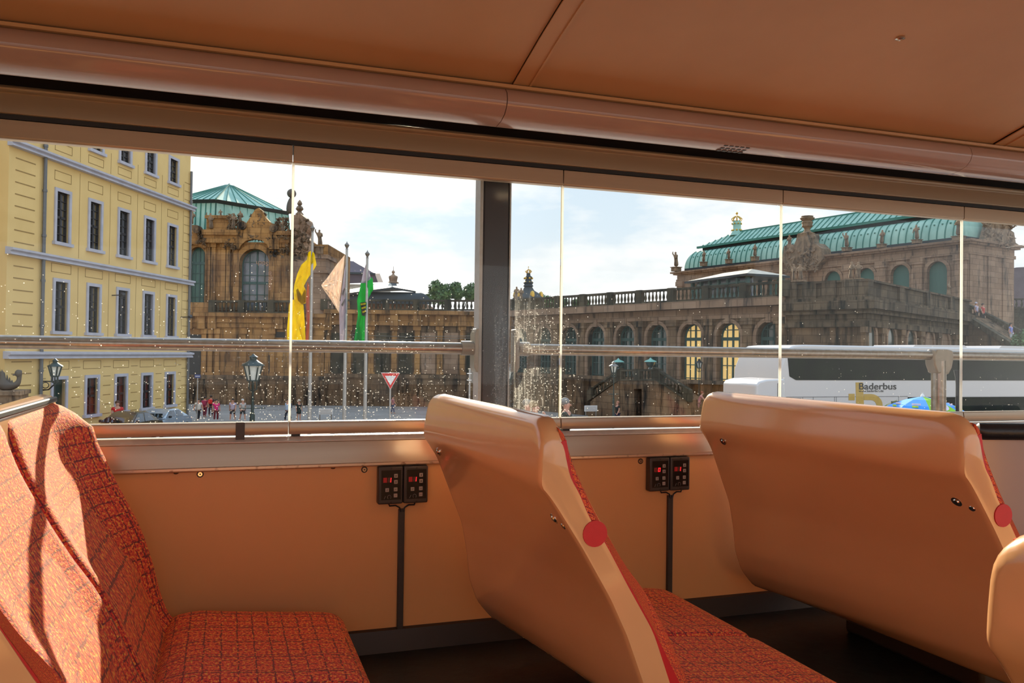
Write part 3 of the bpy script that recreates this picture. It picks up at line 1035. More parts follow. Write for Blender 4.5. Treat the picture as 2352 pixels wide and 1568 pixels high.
audio_box(0.393, ('0', 1), ('1', 2), 'dark control box reading 01, outer left one of the left pair')
audio_box(0.4625, ('0', 1), ('1', 2), 'dark control box reading 01, right one of the left pair beside the middle seat')
audio_box(1.213, ('0', 0), ('0', 2), 'dark control box showing a single 0, left one of the right pair')
audio_box(1.2835, ('0', 1), ('1', 2), 'dark control box reading 01 in the right pair, tucked by the right seat back')
for x, lab in ((0.462, 'dark cable conduit running down the wall from the left pair of control boxes'), (1.2955, 'dark cable conduit running down the wall from the right pair of control boxes')):
    t = thing('cable_conduit', lab, 'conduit', (x, 2.25, ZF), group='cable conduits')
    b = MB()
    b.box(-0.0085, 0.0085, -0.012, 0, 0.005, 0.381)
    b.build('channel', M['darkgrey'], t, bevel=0.002)
    for sg in (-1, 1):
        b = MB()
        b.tube([(sg * 0.003, -0.014, 0.374), (sg * 0.007, -0.015, 0.386), (sg * 0.018, -0.014, 0.392), (sg * 0.034, -0.012, 0.391), (sg * 0.038, -0.012, 0.402)], 0.0022, 6)
        b.build('cable', M['black'], t)
for x, z, lab in ((-0.056, -0.317, 'round screw cap on the wall under the ledge, nearest the left seat'), (0.360, -0.3195, 'round screw cap on the wall just left of the left control boxes'), (1.196, -0.3225, 'round screw cap on the wall just left of the right control boxes')):
    b = MB()
    b.lathe([(0.0082, 0), (0.0082, 0.0015), (0.0072, 0.0016), (0.0072, 0.0012)], seg=18)
    t = thing('wall_screw', lab, 'screw', (x, 2.25, z), group='wall screws')
    b = MB()
    b.tube([(0, 0, 0), (0, -0.0012, 0)], 0.0086, 20)
    b.build('rim', M['screwdark'], t)
    b = MB()
    b.tube([(0, -0.001, 0), (0, -0.0032, 0)], [0.0066, 0.0054], 18)
    b.build('head', M['chrome'], t)
    b = MB()
    b.tube([(0, -0.003, 0), (0, -0.0038, 0)], 0.002, 8)
    b.build('socket', M['black'], t)
for x, lab in ((-0.113, 'small dark screw under the aluminium strip near the left seat'), (0.276, 'small rusty screw under the aluminium strip left of the control boxes')):
    b = MB()
    b.ball((0, 0, 0), 0.0065, 10, 5, sz=0.6)
    tag(b.build('strip_screw', M['screwdark'], None, loc=(x, 2.2455, -0.311)), lab, 'screw', 'strip screws')
b = MB()
b.lathe([(0.011, 0.0), (0.011, -0.002), (0.006, -0.004), (0.0055, -0.002)], seg=20)
tag(b.build('ceiling_screw', M['chrome'], None, loc=(1.454, 1.50, 0.7355)), 'single screw head in the ceiling panel at the upper right', 'screw')

# stair barrier with a padded rail at the far right
t = thing('stair_barrier', 'pink-brown barrier with a black padded top bar at the right edge', 'barrier', (2.05, 1.95, ZF))
b = MB()
b.tube([(0.125, -0.02, 0.593), (0.128, -0.021, 0.593), (0.14, -0.03, 0.590), (1.4, -0.25, 0.575)], [0.012, 0.022, 0.026, 0.026], 18)
b.build('padded_bar', M['pad'], t)
b = MB()
b.prism([(0.10, 0.0), (1.4, -0.24), (1.4, -0.22), (0.10, 0.02)], 0.0, 0.566, 'z')
b.build('panel', M['cove'], t, smooth=False)

# the bus body below the deck and its plain roof skin
b = MB()
b.box(X0, X1, -0.50, 2.36, -3.1, ZF - 0.40)
b.box(X0, X1, 2.33, 2.36, ZF - 0.40, -0.306)
structure(b.build('wall_exterior', M['signred'], smooth=False), 'red outer body of the bus below the deck', 'wall')

# ================================================================== OUTSIDE
ZG = -5.6      # square in front of the palace
ZN = -3.75     # street beside the bus


def skin_mesh(name, joints, edges, m, sub=1):
    """joints: [(x,y,z,r) or (x,y,z,rx,ry)]; grows one continuous tapered surface"""
    me = bpy.data.meshes.new(name + '_cage')
    me.from_pydata([j[:3] for j in joints], edges, [])
    o = bpy.data.objects.new(name + '_cage', me)
    COL.objects.link(o)
    md = o.modifiers.new('skin', 'SKIN')
    md.use_smooth_shade = True
    for sv, j in zip(me.skin_vertices[0].data, joints):
        sv.radius = (j[3], j[4] if len(j) > 4 else j[3])
    me.skin_vertices[0].data[0].use_root = True
    if sub:
        ss = o.modifiers.new('sub', 'SUBSURF')
        ss.levels = sub
        ss.render_levels = sub
    dg = bpy.context.evaluated_depsgraph_get()
    r = bpy.data.meshes.new_from_object(o.evaluated_get(dg))
    r.name = name
    bpy.data.objects.remove(o)
    bpy.data.meshes.remove(me)
    r.materials.clear()
    r.materials.append(m)
    for p in r.polygons:
        p.use_smooth = True
        p.material_index = 0
    return r


def mesh_obj(name, me, parent=None, loc=None, rz=0, sc=None):
    o = bpy.data.objects.new(name, me)
    COL.objects.link(o)
    if parent is not None:
        o.parent = parent
    if loc is not None:
        o.location = loc
    o.rotation_euler = (0, 0, rz)
    if sc:
        o.scale = (sc, sc, sc) if not isinstance(sc, tuple) else sc
    return o


# ---- ground: street, a slope, and the lower square before the palace
b = MB()
for (y0, z0), (y1, z1) in zip([(2.6, ZN), (30, ZN), (44, ZG), (260, ZG)], [(30, ZN), (44, ZG), (260, ZG)]):
    b.poly([(-160, y0, z0), (200, y0, z0), (200, y1, z1), (-160, y1, z1)])
b.poly([(-160, -60, ZN), (200, -60, ZN), (200, 2.6, ZN), (-160, 2.6, ZN)])
structure(b.build('ground', M['pave'], smooth=False), 'grey paved street and square outside', 'ground')


# ---- facade helpers
def wall_rect_holes(b, u0, u1, z0, z1, y0, y1, holes):
    us = sorted({u0, u1, *[h[0] for h in holes], *[h[1] for h in holes]})
    zs = sorted({z0, z1, *[h[2] for h in holes], *[h[3] for h in holes]})
    for za, zb in zip(zs, zs[1:]):
        run = None
        for ua, ub in zip(us, us[1:]):
            cu, cz = (ua + ub) / 2, (za + zb) / 2
            inside = any(h[0] < cu < h[1] and h[2] < cz < h[3] for h in holes)
            if inside:
                if run is not None:
                    b.box(run, ua, y0, y1, za, zb)
                run = None
            elif run is None:
                run = ua
        if run is not None:
            b.box(run, us[-1], y0, y1, za, zb)


def arch_pts(uc, hw, zs, n=12, rise=None):
    rise = hw if rise is None else rise
    return [(uc - hw * cos(pi * i / n), zs + rise * sin(pi * i / n)) for i in range(n + 1)]


def arch_bay(b, u0, u1, z0, z1, uc, hw, zs, y0, y1, rise=None):
    b.prism([(u0, z0), (uc - hw, z0)] + arch_pts(uc, hw, zs, rise=rise) + [(uc + hw, z0), (u1, z0), (u1, z1), (u0, z1)], y0, y1)


def arch_ring(b, uc, hw, z0, zs, w, y0, y1, n=12, rise=None):
    r0 = [(uc - hw, z0)] + arch_pts(uc, hw, zs, n, rise) + [(uc + hw, z0)]
    r1 = [(uc - hw - w, z0)] + arch_pts(uc, hw + w, zs, n, None if rise is None else rise + w) + [(uc + hw + w, z0)]
    for i in range(len(r0) - 1):
        b.prism([r0[i], r0[i + 1], r1[i + 1], r1[i]], y0, y1)


def arch_window(parent, uc, hw, z0, zs, y, glass, frame=None, rows=(), rise=None, name='window'):
    b = MB()
    if frame is not None:
        arch_ring(b, uc, hw - 0.12, z0, zs, 0.12, y - 0.05, y + 0.08, rise=None if rise is None else rise - .12)
        b.box(uc - 0.07, uc + 0.07, y - 0.06, y + 0.06, z0, zs + (hw if rise is None else rise) - 0.1)
        b.box(uc - hw / 2 - 0.03, uc - hw / 2 + 0.03, y - 0.04, y + 0.05, z0, zs + hw * 0.75)
        b.box(uc + hw / 2 - 0.03, uc + hw / 2 + 0.03, y - 0.04, y + 0.05, z0, zs + hw * 0.75)
        for i, z in enumerate(rows):
            t_ = 0.13 if i == 0 else 0.035
            b.box(uc - hw + .05, uc + hw - .05, y - 0.06, y + 0.05, z - t_, z + t_)
        o = b.build(name, frame, parent, smooth=False)
        b = MB()
        b.prism([(uc - hw + .05, z0)] + arch_pts(uc, hw - .05, zs, rise=None if rise is None else rise - .05) + [(uc + hw - .05, z0)], y + 0.05, y + 0.12)
        b.build('pane', glass, o, smooth=False)
    else:
        b.prism([(uc - hw, z0)] + arch_pts(uc, hw, zs, rise=rise) + [(uc + hw, z0)], y, y + 0.1)
        o = b.build(name, glass, parent, smooth=False)
    return o


def baluster_run(b, p0, p1, h, r=0.13, step=0.36, ped=3.4, y=0.0, w=0.34, solid=False):
    """balustrade from p0=(u,z) to p1=(u,z) at depth y: plinth, rail, balusters, pedestals"""
    L = p1[0] - p0[0]

    def at(u):
        return p0[1] + (p1[1] - p0[1]) * (u - p0[0]) / L
    for za, zb, ww in ((0, 0.14 * h, w * 1.15), (0.84 * h, h, w * 1.2)):
        b.prism([(p0[0], p0[1] + za), (p1[0], p1[1] + za), (p1[0], p1[1] + zb), (p0[0], p0[1] + zb)], y - ww / 2, y + ww / 2)
    npd = max(1, round(abs(L) / ped))
    for i in range(npd + 1):
        u = p0[0] + L * i / npd
        b.prism([(u - .32, at(u - .32)), (u + .32, at(u + .32)), (u + .32, at(u + .32) + h * 1.03), (u - .32, at(u - .32) + h * 1.03)], y - w * .65, y + w * .65)
    n_ = int(abs(L) / step)
    for i in range(n_):
        u = p0[0] + L * (i + .5) / n_
        z = at(u)
        b.lathe([(r * .55, .13 * h), (r * .5, .2 * h), (r, .38 * h), (r * .85, .5 * h), (r * .42, .7 * h), (r * .62, .86 * h)], (u, y, z), 6)


def root_at(fr, name, label, cat, group=None):
    return thing(name, label, cat, fr.o, fr.rot, group)


# ================= yellow palace at the left
fy = Frame(84, 40.2, 430, 55.4, ZG)
yb = root_at(fy, 'yellow_palace', 'tall yellow stuccoed palace with pale window surrounds at the left', 'building')
ucs = [fy.u(p) for p in (137, 211.6, 279, 337, 391)]
du = (ucs[4] - ucs[0]) / 4
ucs = [ucs[0] + du * i for i in range(5)]
UE = fy.L
ZTOP = 17.5
hwA = (fy.u(147) - fy.u(118)) / 2
rows = {'A': (fy.z(132, 555), fy.z(132, 439)), 'B': (fy.z(128, 760), fy.z(128, 646)), 'C': (fy.z(205, 930), fy.z(205, 868)), 'T': (fy.z(393, 418), fy.z(393, 364))}
rows['C'] = (rows['C'][0] - 0.5, rows['C'][1])
hT = rows['T'][1] - rows['T'][0]
rows['U'] = (rows['T'][0] + 4.6, rows['T'][1] + 4.6)
holes = []
for k, (z0, z1) in rows.items():
    for uc in ucs:
        holes.append((uc - hwA, uc + hwA, z0, z1))
b = MB()
wall_rect_holes(b, 0, UE, 0, ZTOP, 0, 0.45, holes)
b.box(0.02, UE, 0.9, 13, 0, ZTOP)                # body behind the openings
b.box(0, 0.45, 0.45, 13, 0, ZTOP)
b.box(UE - 0.45, UE, 0.45, 13, 0, ZTOP)
# wing running off to the left, set back beside the corner
b.box(-14, 0.0, 1.1, 13, 0, ZTOP)
b.box(-2.2, 0.02, 0.0, 1.2, 0, ZTOP)
# grooves: rustication and sunken panels
b.cm = 1
cz = [fy.z(93, 352), fy.z(93, 588), fy.z(93, 815)]
zz = 0.4
while zz < ZTOP - .5:
    if min(abs(zz - q) for q in cz) > 0.3:
        b.box(-1.75, -0.35, -0.012, 0.01, zz, zz + 0.05)
        b.box(UE - 0.75, UE + 0.01, -0.012, 0.01, zz, zz + 0.03)
    zz += 0.56
zz = 0.4
while zz < cz[2] - 0.4:
    for i in range(6):
        ua = ucs[i - 1] + hwA + .55 if i else 0.35
        ub = ucs[i] - hwA - .55 if i < 5 else UE - 0.8
        if ub > ua + 0.1:
            b.box(ua, ub, -0.012, 0.01, zz, zz + 0.035)
    zz += 0.52


def panel(u0, u1, z0, z1):
    t_ = 0.028
    b.box(u0, u1, -0.012, 0.01, z1 - t_, z1)
    b.box(u0, u1, -0.012, 0.01, z0, z0 + t_)
    b.box(u0, u0 + t_, -0.012, 0.01, z0, z1)
    b.box(u1 - t_, u1, -0.012, 0.01, z0, z1)


for uc in ucs:
    panel(uc - 0.68, uc + 0.68, rows['A'][1] + 0.55, cz[0] - 0.55)
    panel(uc - 0.80, uc + 0.80, rows['B'][1] + 0.45, cz[1] - 0.22)
    panel(uc - 0.70, uc + 0.70, cz[0] + 0.45, rows['T'][0] - 0.35)
    panel(uc - 0.80, uc + 0.80, rows['C'][1] + 0.5, cz[2] - 0.3)
for i in range(6):
    um = ucs[i] - du / 2 if i < 5 else ucs[4] + du / 2
    if 0.3 < um < UE - .5:
        for (za, zb) in ((cz[1] + .25, cz[0] - .3), (cz[2] + .3, cz[1] - .25), (cz[0] + .3, ZTOP - 1)):
            b.box(um - 0.012, um + 0.012, -0.01, 0.01, za, zb)
b.build('wall', [M['stucco'], M['stucco2']], yb, smooth=False)
for q in cz:
    t_ = MB()
    t_.prism([(-0.30, q - .17), (-0.22, q - .02), (-0.36, q + .03), (-0.36, q + .13), (0.02, q + .18), (0.02, q - .17)], -2.3, UE + 0.30, 'x')
    t_.box(-14, -2.1, 0.85, 1.15, q - .16, q + .16)
    t_.build('cornice', M['trimgrey'], yb, smooth=False)
for k, (z0, z1) in rows.items():
    for j, uc in enumerate(ucs):
        fr_ = MB()
        s_ = 0.17
        for (a, c_, d_, e_) in ((uc - hwA - s_, uc - hwA, z0, z1 + s_), (uc + hwA, uc + hwA + s_, z0, z1 + s_), (uc - hwA, uc + hwA, z1, z1 + s_)):
            fr_.box(a, c_, -0.07, 0.30, d_, e_)
        fr_.box(uc - hwA - s_ - .1, uc + hwA + s_ + .1, -0.16, 0.30, z0 - .16, z0)
        w = fr_.build('window', M['trimgrey'], yb, smooth=False)
        g = MB()
        g.box(uc - hwA, uc + hwA, 0.17, 0.21, z0, z1)
        g.build('pane', M['greendoor'] if (k == 'C' and j == 0) else M['redcurtain'] if k == 'C' else M['winglass'], w, smooth=False)
        if not (k == 'C' and j == 0):
            c_ = MB()
            nr = 6 if k in 'AB' else 4
            for x in (-hwA, 0, hwA):
                t_ = 0.055 if abs(x) in (hwA, 0) else 0.02
                c_.box(uc + x - t_, uc + x + t_, 0.10, 0.18, z0, z1)
            for i in range(nr + 1):
                t_ = 0.065 if i in (0, nr, nr // 2) else 0.02
                zc = z0 + (z1 - z0) * i / nr
                c_.box(uc - hwA, uc + hwA, 0.10, 0.18, zc - t_, zc + t_)
            c_.build('casement', M['winframe'], w, smooth=False)
for u_ in (0.18, UE - 0.12):
    d = MB()
    d.tube([(u_, -0.14, 0), (u_, -0.14, ZTOP)], 0.085, 8)
    for q in range(1, 8):
        d.tube([(u_, -0.14, q * 2.2), (u_, -0.14, q * 2.2 + .12)], 0.11, 8)
    d.build('drainpipe', M['zinc'], yb)
b = MB()
fc = root_at(fy, 'pavement', 'raised pavement along the yellow palace', 'pavement')
fc['kind'] = 'structure'
b.box(-14, UE + 1, -12, 0, -0.3, 0.85)
b.build('paving', M['pave'], fc, smooth=False)
# two small floodlight arms and a scrolled bracket
for px, py in ((257, 678), (415, 728)):
    u_, z_ = fy.uv(px, py)
    d = MB()
    d.tube([(u_, 0, z_), (u_, -0.6, z_ + .02)], 0.03, 6)
    d.tube([(u_ - .12, -0.62, z_), (u_ + .12, -0.62, z_ + .05)], [0.09, 0.13], 8)
    d.build('floodlight', M['winframe'], yb)
u_, z_ = fy.uv(92, 880)
d = MB()
d.tube([(u_, 0, z_ + .1), (u_, -1.0, z_ + .1)], 0.035, 6)
d.tube([(u_, 0, z_ - .35), (u_, -.45, z_ - .3), (u_, -.85, z_ + .06)], 0.035, 6)
d.tube([(u_, -.28 + .18 * cos(a / 2), z_ - .09 + .14 * sin(a / 2)) for a in range(13)], 0.022, 5)
d.build('scroll_bracket', M['winframe'], yb)

# ================= the palace: left pavilion
fz = Frame(432, 85, 1112, 85, ZG)
Q = fz.uv
lp = root_at(fz, 'left_pavilion', 'ochre and black baroque pavilion with a green copper roof and a tall arched window', 'building')


def pbox(b, x0, x1, y0, y1, d0, d1):
    """box whose front face spans pixel columns x0..x1 and rows y0 (top)..y1 (bottom), from depth d0 to d1"""
    xm, ym = (x0 + x1) / 2, (y0 + y1) / 2
    b.box(Q(x0, ym, d0)[0], Q(x1, ym, d0)[0], d0, d1, Q(xm, y1, d0)[1], Q(xm, y0, d0)[1])


zgr = 0.0
b = MB()
b.box(fz.u(395), fz.u(744), 0, 14, 0, fz.z(600, 722))
b.box(fz.u(395), fz.u(744), 1.2, 13, fz.z(600, 722), fz.z(600, 556))
b.build('wall', M['stone'], lp, smooth=False)
b = MB()
pbox(b, 395, 746, 871, 960, -0.35, 0.1)
pbox(b, 395, 746, 862, 871, -0.5, 0.1)
b.build('plinth', M['stone_dark'], lp, smooth=False)
b = MB()
pbox(b, 395, 746, 727, 741, -0.28, 0.1)
pbox(b, 395, 748, 718, 727, -0.7, 0.1)
pbox(b, 395, 746, 742, 752, -0.18, 0.1)
for x in (431, 461, 486, 640, 688):
    pbox(b, x - 9, x + 9, 722, 755, -0.55, 0)
b.build('entablature', M['stone'], lp, smooth=False)
b = MB()
for x in (468, 482, 498, 560, 625, 690, 712):
    pbox(b, x - 5, x + 5, 765, 862, -0.28, 0.05)
    pbox(b, x - 7, x + 7, 754, 766, -0.40, 0.05)
    pbox(b, x - 7, x + 7, 855, 870, -0.40, 0.05)
b.build('pilasters', M['stone'], lp, smooth=False)
for x0, x1, y0, y1 in ((432, 461, 768, 866), (617, 627, 815, 860), (500, 505, 812, 862), (633, 655, 762, 775)):
    b = MB()
    pbox(b, x0, x1, y0, y1, -0.04, 0.05)
    b.build('dark_opening', M['black'], lp, smooth=False)  # black slab, the shade inside an opening put into its colour
# balcony balustrade in front of the upper storey
b = MB()
baluster_run(b, Q(487, 720, -0.4), Q(690, 720, -0.4), 1.35, y=-0.4, step=0.4, ped=3.0)
b.build('balustrade', M['stone_blk'], lp, smooth=False)
b = MB()
pbox(b, 425, 480, 694, 722, -0.25, 1.2)
b.build('parapet', M['stone'], lp, smooth=False)
# upper storey: piers, arched bays
b = MB()
a0, a1 = Q(532, 706, 0.2), Q(660, 556, 0.2)
uc, hw = (fz.u(546) + fz.u(616)) / 2, (fz.u(616) - fz.u(546)) / 2
zs, z0 = fz.z(580, 606), fz.z(580, 712)
arch_bay(b, fz.u(532), fz.u(662), z0, fz.z(600, 556), uc, hw, zs, 0.1, 1.25)
u1c, h1 = (fz.u(428) + fz.u(466)) / 2, (fz.u(466) - fz.u(428)) / 2
arch_bay(b, fz.u(405), fz.u(472), z0, fz.z(450, 560), u1c, h1, fz.z(450, 590), 0.5, 1.25, rise=1.1)
pbox(b, 470, 534, 556, 712, 0.55, 1.25)
b.build('upper_wall', M['stone'], lp, smooth=False)
b = MB()
arch_ring(b, uc, hw, z0, zs, 0.5, -0.05, 0.3)
arch_ring(b, u1c, h1, z0, fz.z(450, 590), 0.3, 0.3, 0.6, rise=1.1)
b.build('archivolt', M['stone'], lp, smooth=False)
arch_window(lp, uc, hw, z0, zs, 1.0, M['greywin'], M['tealframe'], rows=(fz.z(580, 648), fz.z(580, 630), fz.z(580, 675), fz.z(580, 690), fz.z(580, 600)))
arch_window(lp, u1c, h1, z0, fz.z(450, 590), 1.0, M['shutter'], M['tealframe'], rows=(fz.z(450, 602), fz.z(450, 648), fz.z(450, 625), fz.z(450, 680)), rise=1.1)
b = MB()
for x in (477, 489, 512, 524, 540, 622, 640, 655):
    pbox(b, x - 5, x + 5, 566, 706, 0.0 if x > 530 else 0.3, 0.7)
    pbox(b, x - 7, x + 7, 556, 567, -0.1 if x > 530 else 0.2, 0.7)
b.build('upper_pilasters', M['stone'], lp, smooth=False)
b = MB()
pbox(b, 464, 546, 538, 557, -0.15, 1.2)
pbox(b, 462, 548, 527, 539, -0.4, 1.2)
pbox(b, 474, 528, 500, 528, 0.1, 1.0)
pbox(b, 470, 530, 494, 501, -0.1, 1.0)
pbox(b, 622, 664, 538, 557, -0.15, 1.2)
pbox(b, 620, 666, 530, 539, -0.4, 1.2)
b.build('upper_cornice', M['stone'], lp, smooth=False)


def ppoly(b, pts, y0, y1):
    b.prism([Q(x, y, y0) for x, y in pts], y0, y1)


b = MB()
ppoly(b, [(541, 572), (540, 545), (546, 536), (544, 520), (549, 510), (558, 507), (565, 513), (572, 503), (579, 492), (586, 481), (594, 477), (602, 483), (610, 499), (622, 512), (631, 514), (637, 524), (634, 540), (640, 548), (640, 572), (618, 572), (612, 560), (600, 551), (581, 548), (564, 553), (553, 563), (548, 572)], -0.3, 0.4)
ppoly(b, [(420, 572), (420, 524), (437, 516), (452, 517), (458, 522), (466, 530), (455, 538), (466, 553), (474, 562), (472, 570), (452, 562), (438, 560)], 0.0, 0.6)
b.build('gable', M['stone'], lp, smooth=False)
b = MB()
for x, y in ((556, 518), (628, 524), (451, 526)):
    c_ = Q(x, y, -0.5)
    b.tube([(c_[0], -0.55, c_[1]), (c_[0], 0.2, c_[1])], 0.42, 12)
    b.tube([(c_[0], -0.62, c_[1]), (c_[0], -0.5, c_[1])], 0.2, 10)
rnd = random.Random(3)
for (x, y, w_, h_, n_) in ((535, 515, 16, 22, 26), (648, 525, 14, 24, 26), (590, 505, 18, 16, 16), (640, 575, 24, 14, 14), (530, 560, 16, 14, 12), (460, 545, 10, 14, 12), (592, 545, 40, 5, 14)):
    for _ in range(n_ * 5):
        c_ = Q(x + rnd.uniform(-w_, w_), y + rnd.uniform(-h_, h_), -0.35)
        b.chips((c_[0], 0.0 + rnd.uniform(-.3, .25), c_[1]), rnd.uniform(0.09, 0.20), rnd)
b.build('carving', M['carved_dark'], lp, angle=60)
# right-hand corner pier with scroll, and the outer pier
b = MB()
ppoly(b, [(655, 724), (655, 540), (664, 534), (672, 520), (674, 494), (690, 490), (697, 497), (702, 512), (699, 522), (694, 530), (699, 540), (707, 550), (719, 556), (722, 724)], 0.6, 4.5)
pbox(b, 718, 748, 592, 724, 0.2, 4.0)
pbox(b, 714, 753, 584, 593, -0.1, 4.3)
pbox(b, 714, 752, 620, 626, -0.1, 4.3)
b.build('corner_pier', M['stone_grey'], lp, smooth=False)
b = MB()
for _ in range(60):
    c_ = Q(rnd.uniform(668, 708), rnd.uniform(505, 610), 0.6)
    b.chips((c_[0], 0.6, c_[1]), rnd.uniform(0.12, 0.30), rnd)
b.build('carving', M['carved_dark'], lp, angle=60)


# mansard roof seen at its corner
def wl(fr, px, py, D):
    p = at_depth(px, py, D) - fr.o
    return (p.dot(fr.ux), p.dot(fr.uy), p.z)


b = MB()
ap, bk = wl(fz, 527, 423, 96), wl(fz, 560, 452, 112)
e0, e1, e2, e3 = wl(fz, 380, 459, 88.0), wl(fz, 496, 457, 86.3), wl(fz, 668, 486, 99), wl(fz, 600, 486, 116)
b.poly([e0, e1, ap])
b.poly([e1, e2, ap])
b.poly([e2, e3, ap])
b.poly([e3, e0, ap])
f0, f1, f2, f3 = wl(fz, 384, 468, 88.6), wl(fz, 496, 466, 87.0), wl(fz, 662, 494, 99), wl(fz, 600, 494, 115)
g0, g1, g2, g3 = wl(fz, 375, 560, 87.2), wl(fz, 492, 560, 86.0), wl(fz, 668, 560, 98), wl(fz, 605, 560, 117)
for s_, t_ in (((f0, f1), (g0, g1)), ((f1, f2), (g1, g2)), ((f2, f3), (g2, g3)), ((f3, f0), (g3, g0))):
    b.poly([s_[0], s_[1], t_[1], t_[0]])
b.poly([g0, g1, g2, g3])
b.cm = 1


def lerp3(a, c_, t_):
    return tuple(a[i] + (c_[i] - a[i]) * t_ for i in range(3))


for (ea, eb) in ((e0, e1), (e1, e2)):
    for i in range(1, 8):
        p = lerp3(ea, eb, i / 8)
        q = lerp3(p, ap, 0.93)
        b.bar((p[0], p[1], p[2] + .03), (q[0], q[1], q[2] + .03), 0.09)
b.bar(e1, ap, 0.16)
for (fa, fb_, ga, gb) in ((f0, f1, g0, g1), (f1, f2, g1, g2)):
    for i in range(0, 11):
        b.bar(lerp3(fa, fb_, i / 10), lerp3(ga, gb, i / 10), 0.11)
b.cm = 2
for ea, eb, fa, fb_ in ((e0, e1, f0, f1), (e1, e2, f1, f2), (e2, e3, f2, f3), (e3, e0, f3, f0)):
    b.poly([ea, eb, fb_, fa])
b.build('roof', [M['copper'], M['seam'], M['lead']], lp, smooth=False)

# ================= long gallery left of the middle
lg = root_at(fz, 'long_gallery', 'long dark brown gallery with a balustrade along its top, behind the flags', 'building')
b = MB()
b.box(fz.u(744), fz.u(1240), 0.4, 9, 0, fz.z(930, 720))
b.build('wall', M['stone_dark'], lp and lg, smooth=False)
b = MB()
pbox(b, 744, 1240, 868, 960, 0.0, 0.5)
pbox(b, 744, 1240, 860, 869, -0.15, 0.5)
b.build('plinth', M['stone_dark'], lg, smooth=False)
b = MB()
pbox(b, 744, 1240, 713, 722, -0.5, 0.6)
pbox(b, 744, 1240, 722, 741, 0.1, 0.6)
pbox(b, 744, 1240, 741, 748, -0.1, 0.6)
b.build('entablature', M['stone'], lg, smooth=False)
b = MB()
for x in (752, 800, 852, 905, 958, 1010, 1062, 1115, 1168, 1222):
    pbox(b, x - 6, x + 6, 757, 862, 0.08, 0.5)
    pbox(b, x - 9, x + 9, 748, 758, -0.05, 0.5)
    pbox(b, x - 8, x + 8, 855, 862, -0.02, 0.5)
    pbox(b, x - 9, x + 9, 716, 748, -0.3, 0.5)
b.build('pilasters', M['stone'], lg, smooth=False)
for x, wd in ((776, 15), (826, 15), (879, 16), (932, 16), (984, 16), (1036, 16), (1088, 16), (1142, 16), (1195, 16)):
    b = MB()
    b.box(fz.u(x - wd, .36), fz.u(x + wd, .36), 0.33, 0.45, fz.z(x, 858, .36), fz.z(x, 764, .36))
    o = b.build('niche', M['stone_blk'] if x not in (1036, 984) else M['stone_grey'], lg, smooth=False)
b = MB()
baluster_run(b, Q(744, 712, 0), Q(1240, 714, 0), 1.1, y=0.0, step=0.42, ped=3.0)
b.build('balustrade', M['stone_blk'], lg, smooth=False)

# small pavilion with a pale hipped roof behind the gallery, and the purple slate roof beyond
fp = Frame(740, 104, 1000, 104, ZG)
sp = root_at(fp, 'small_pavilion', 'low pavilion with a pale ribbed roof and an urn finial, behind the gallery balustrade', 'building')
b = MB()
b.box(fp.u(748), fp.u(975), 1, 12, 0, fp.z(850, 694))
b.build('wall', M['stone_grey'], sp, smooth=False)
b = MB()
P = lambda x, y, d=0: (fp.uv(x, y, d)[0], d, fp.uv(x, y, d)[1])
r_ = [P(738, 681, 0), P(903, 659, 0), P(955, 668, 1), P(955, 666, 14), P(740, 676, 14)]
tp = [P(760, 672, 7), P(895, 648, 7), P(912, 650, 7)]
b.poly([r_[0], r_[1], tp[1], tp[0]])
b.cm = 1
b.poly([r_[1], r_[2], tp[2], tp[1]])
b.poly([r_[2], r_[3], tp[2]])
b.poly([r_[3], r_[4], tp[0], tp[2]])
b.cm = 1
b.poly([r_[0], r_[1], P(903, 664, 0), P(738, 686, 0)])
b.poly([r_[1], r_[2], P(955, 672, 1), P(903, 664, 0)])
# rounded lower roof
for i in range(9):
    a0_, a1_ = pi / 2 * i / 9, pi / 2 * (i + 1) / 9
    zl, zh = fp.z(850, 697), fp.z(850, 668)
    b.poly([(fp.u(812) - 2.2 * cos(a) if s_ else fp.u(950) + 2.2 * cos(a), 1.5 - 1.5 * cos(a), zl + (zh - zl) * sin(a)) for a, s_ in ((a0_, 1), (a0_, 0), (a1_, 0), (a1_, 1))])
b.build('roof', [M['zincroof'], M['lead']], sp, smooth=False)
b = MB()
c_ = P(903, 651, 7)
b.lathe([(0.75, -.6), (0.75, 0.15), (0.5, 0.3), (0.62, 0.9), (0.55, 1.0), (0.3, 1.1), (0.1, 1.3), (0.22, 1.5), (0.22, 1.6), (0.03, 1.8), (0.02, 2.3)], c_, 10)
b.build('finial', M['stone_grey'], sp, angle=40)
fs_ = Frame(700, 128, 960, 128, ZG)
sl_ = root_at(fs_, 'slate_roofed_house', 'house with a purple slate mansard roof behind the flags', 'building')
P2 = lambda x, y, d=0: (fs_.uv(x, y, d)[0], d, fs_.uv(x, y, d)[1])
b = MB()
b.poly([P2(690, 655), P2(868, 648), P2(861, 628), P2(690, 622)])
b.poly([P2(690, 622), P2(861, 628), P2(812, 600, 6), P2(720, 590, 6)])
b.poly([P2(868, 648), P2(880, 648, 16), P2(872, 628, 16), P2(861, 628)])
b.poly([P2(861, 628), P2(872, 628, 16), P2(812, 600, 6)])
b.poly([P2(690, 622), P2(720, 590, 6), P2(812, 600, 6), P2(872, 628, 16), P2(690, 622, 16)])
b.cm = 1
b.bar(P2(690, 623, -.1), P2(862, 629, -.1), 0.3)
b.build('roof', [M['slate'], M['lead']], sl_, smooth=False)
b = MB()
b.box(fs_.u(695), fs_.u(862), 0.5, 15, 0, fs_.z(800, 652))
b.build('wall', M['zincroof'], sl_, smooth=False)

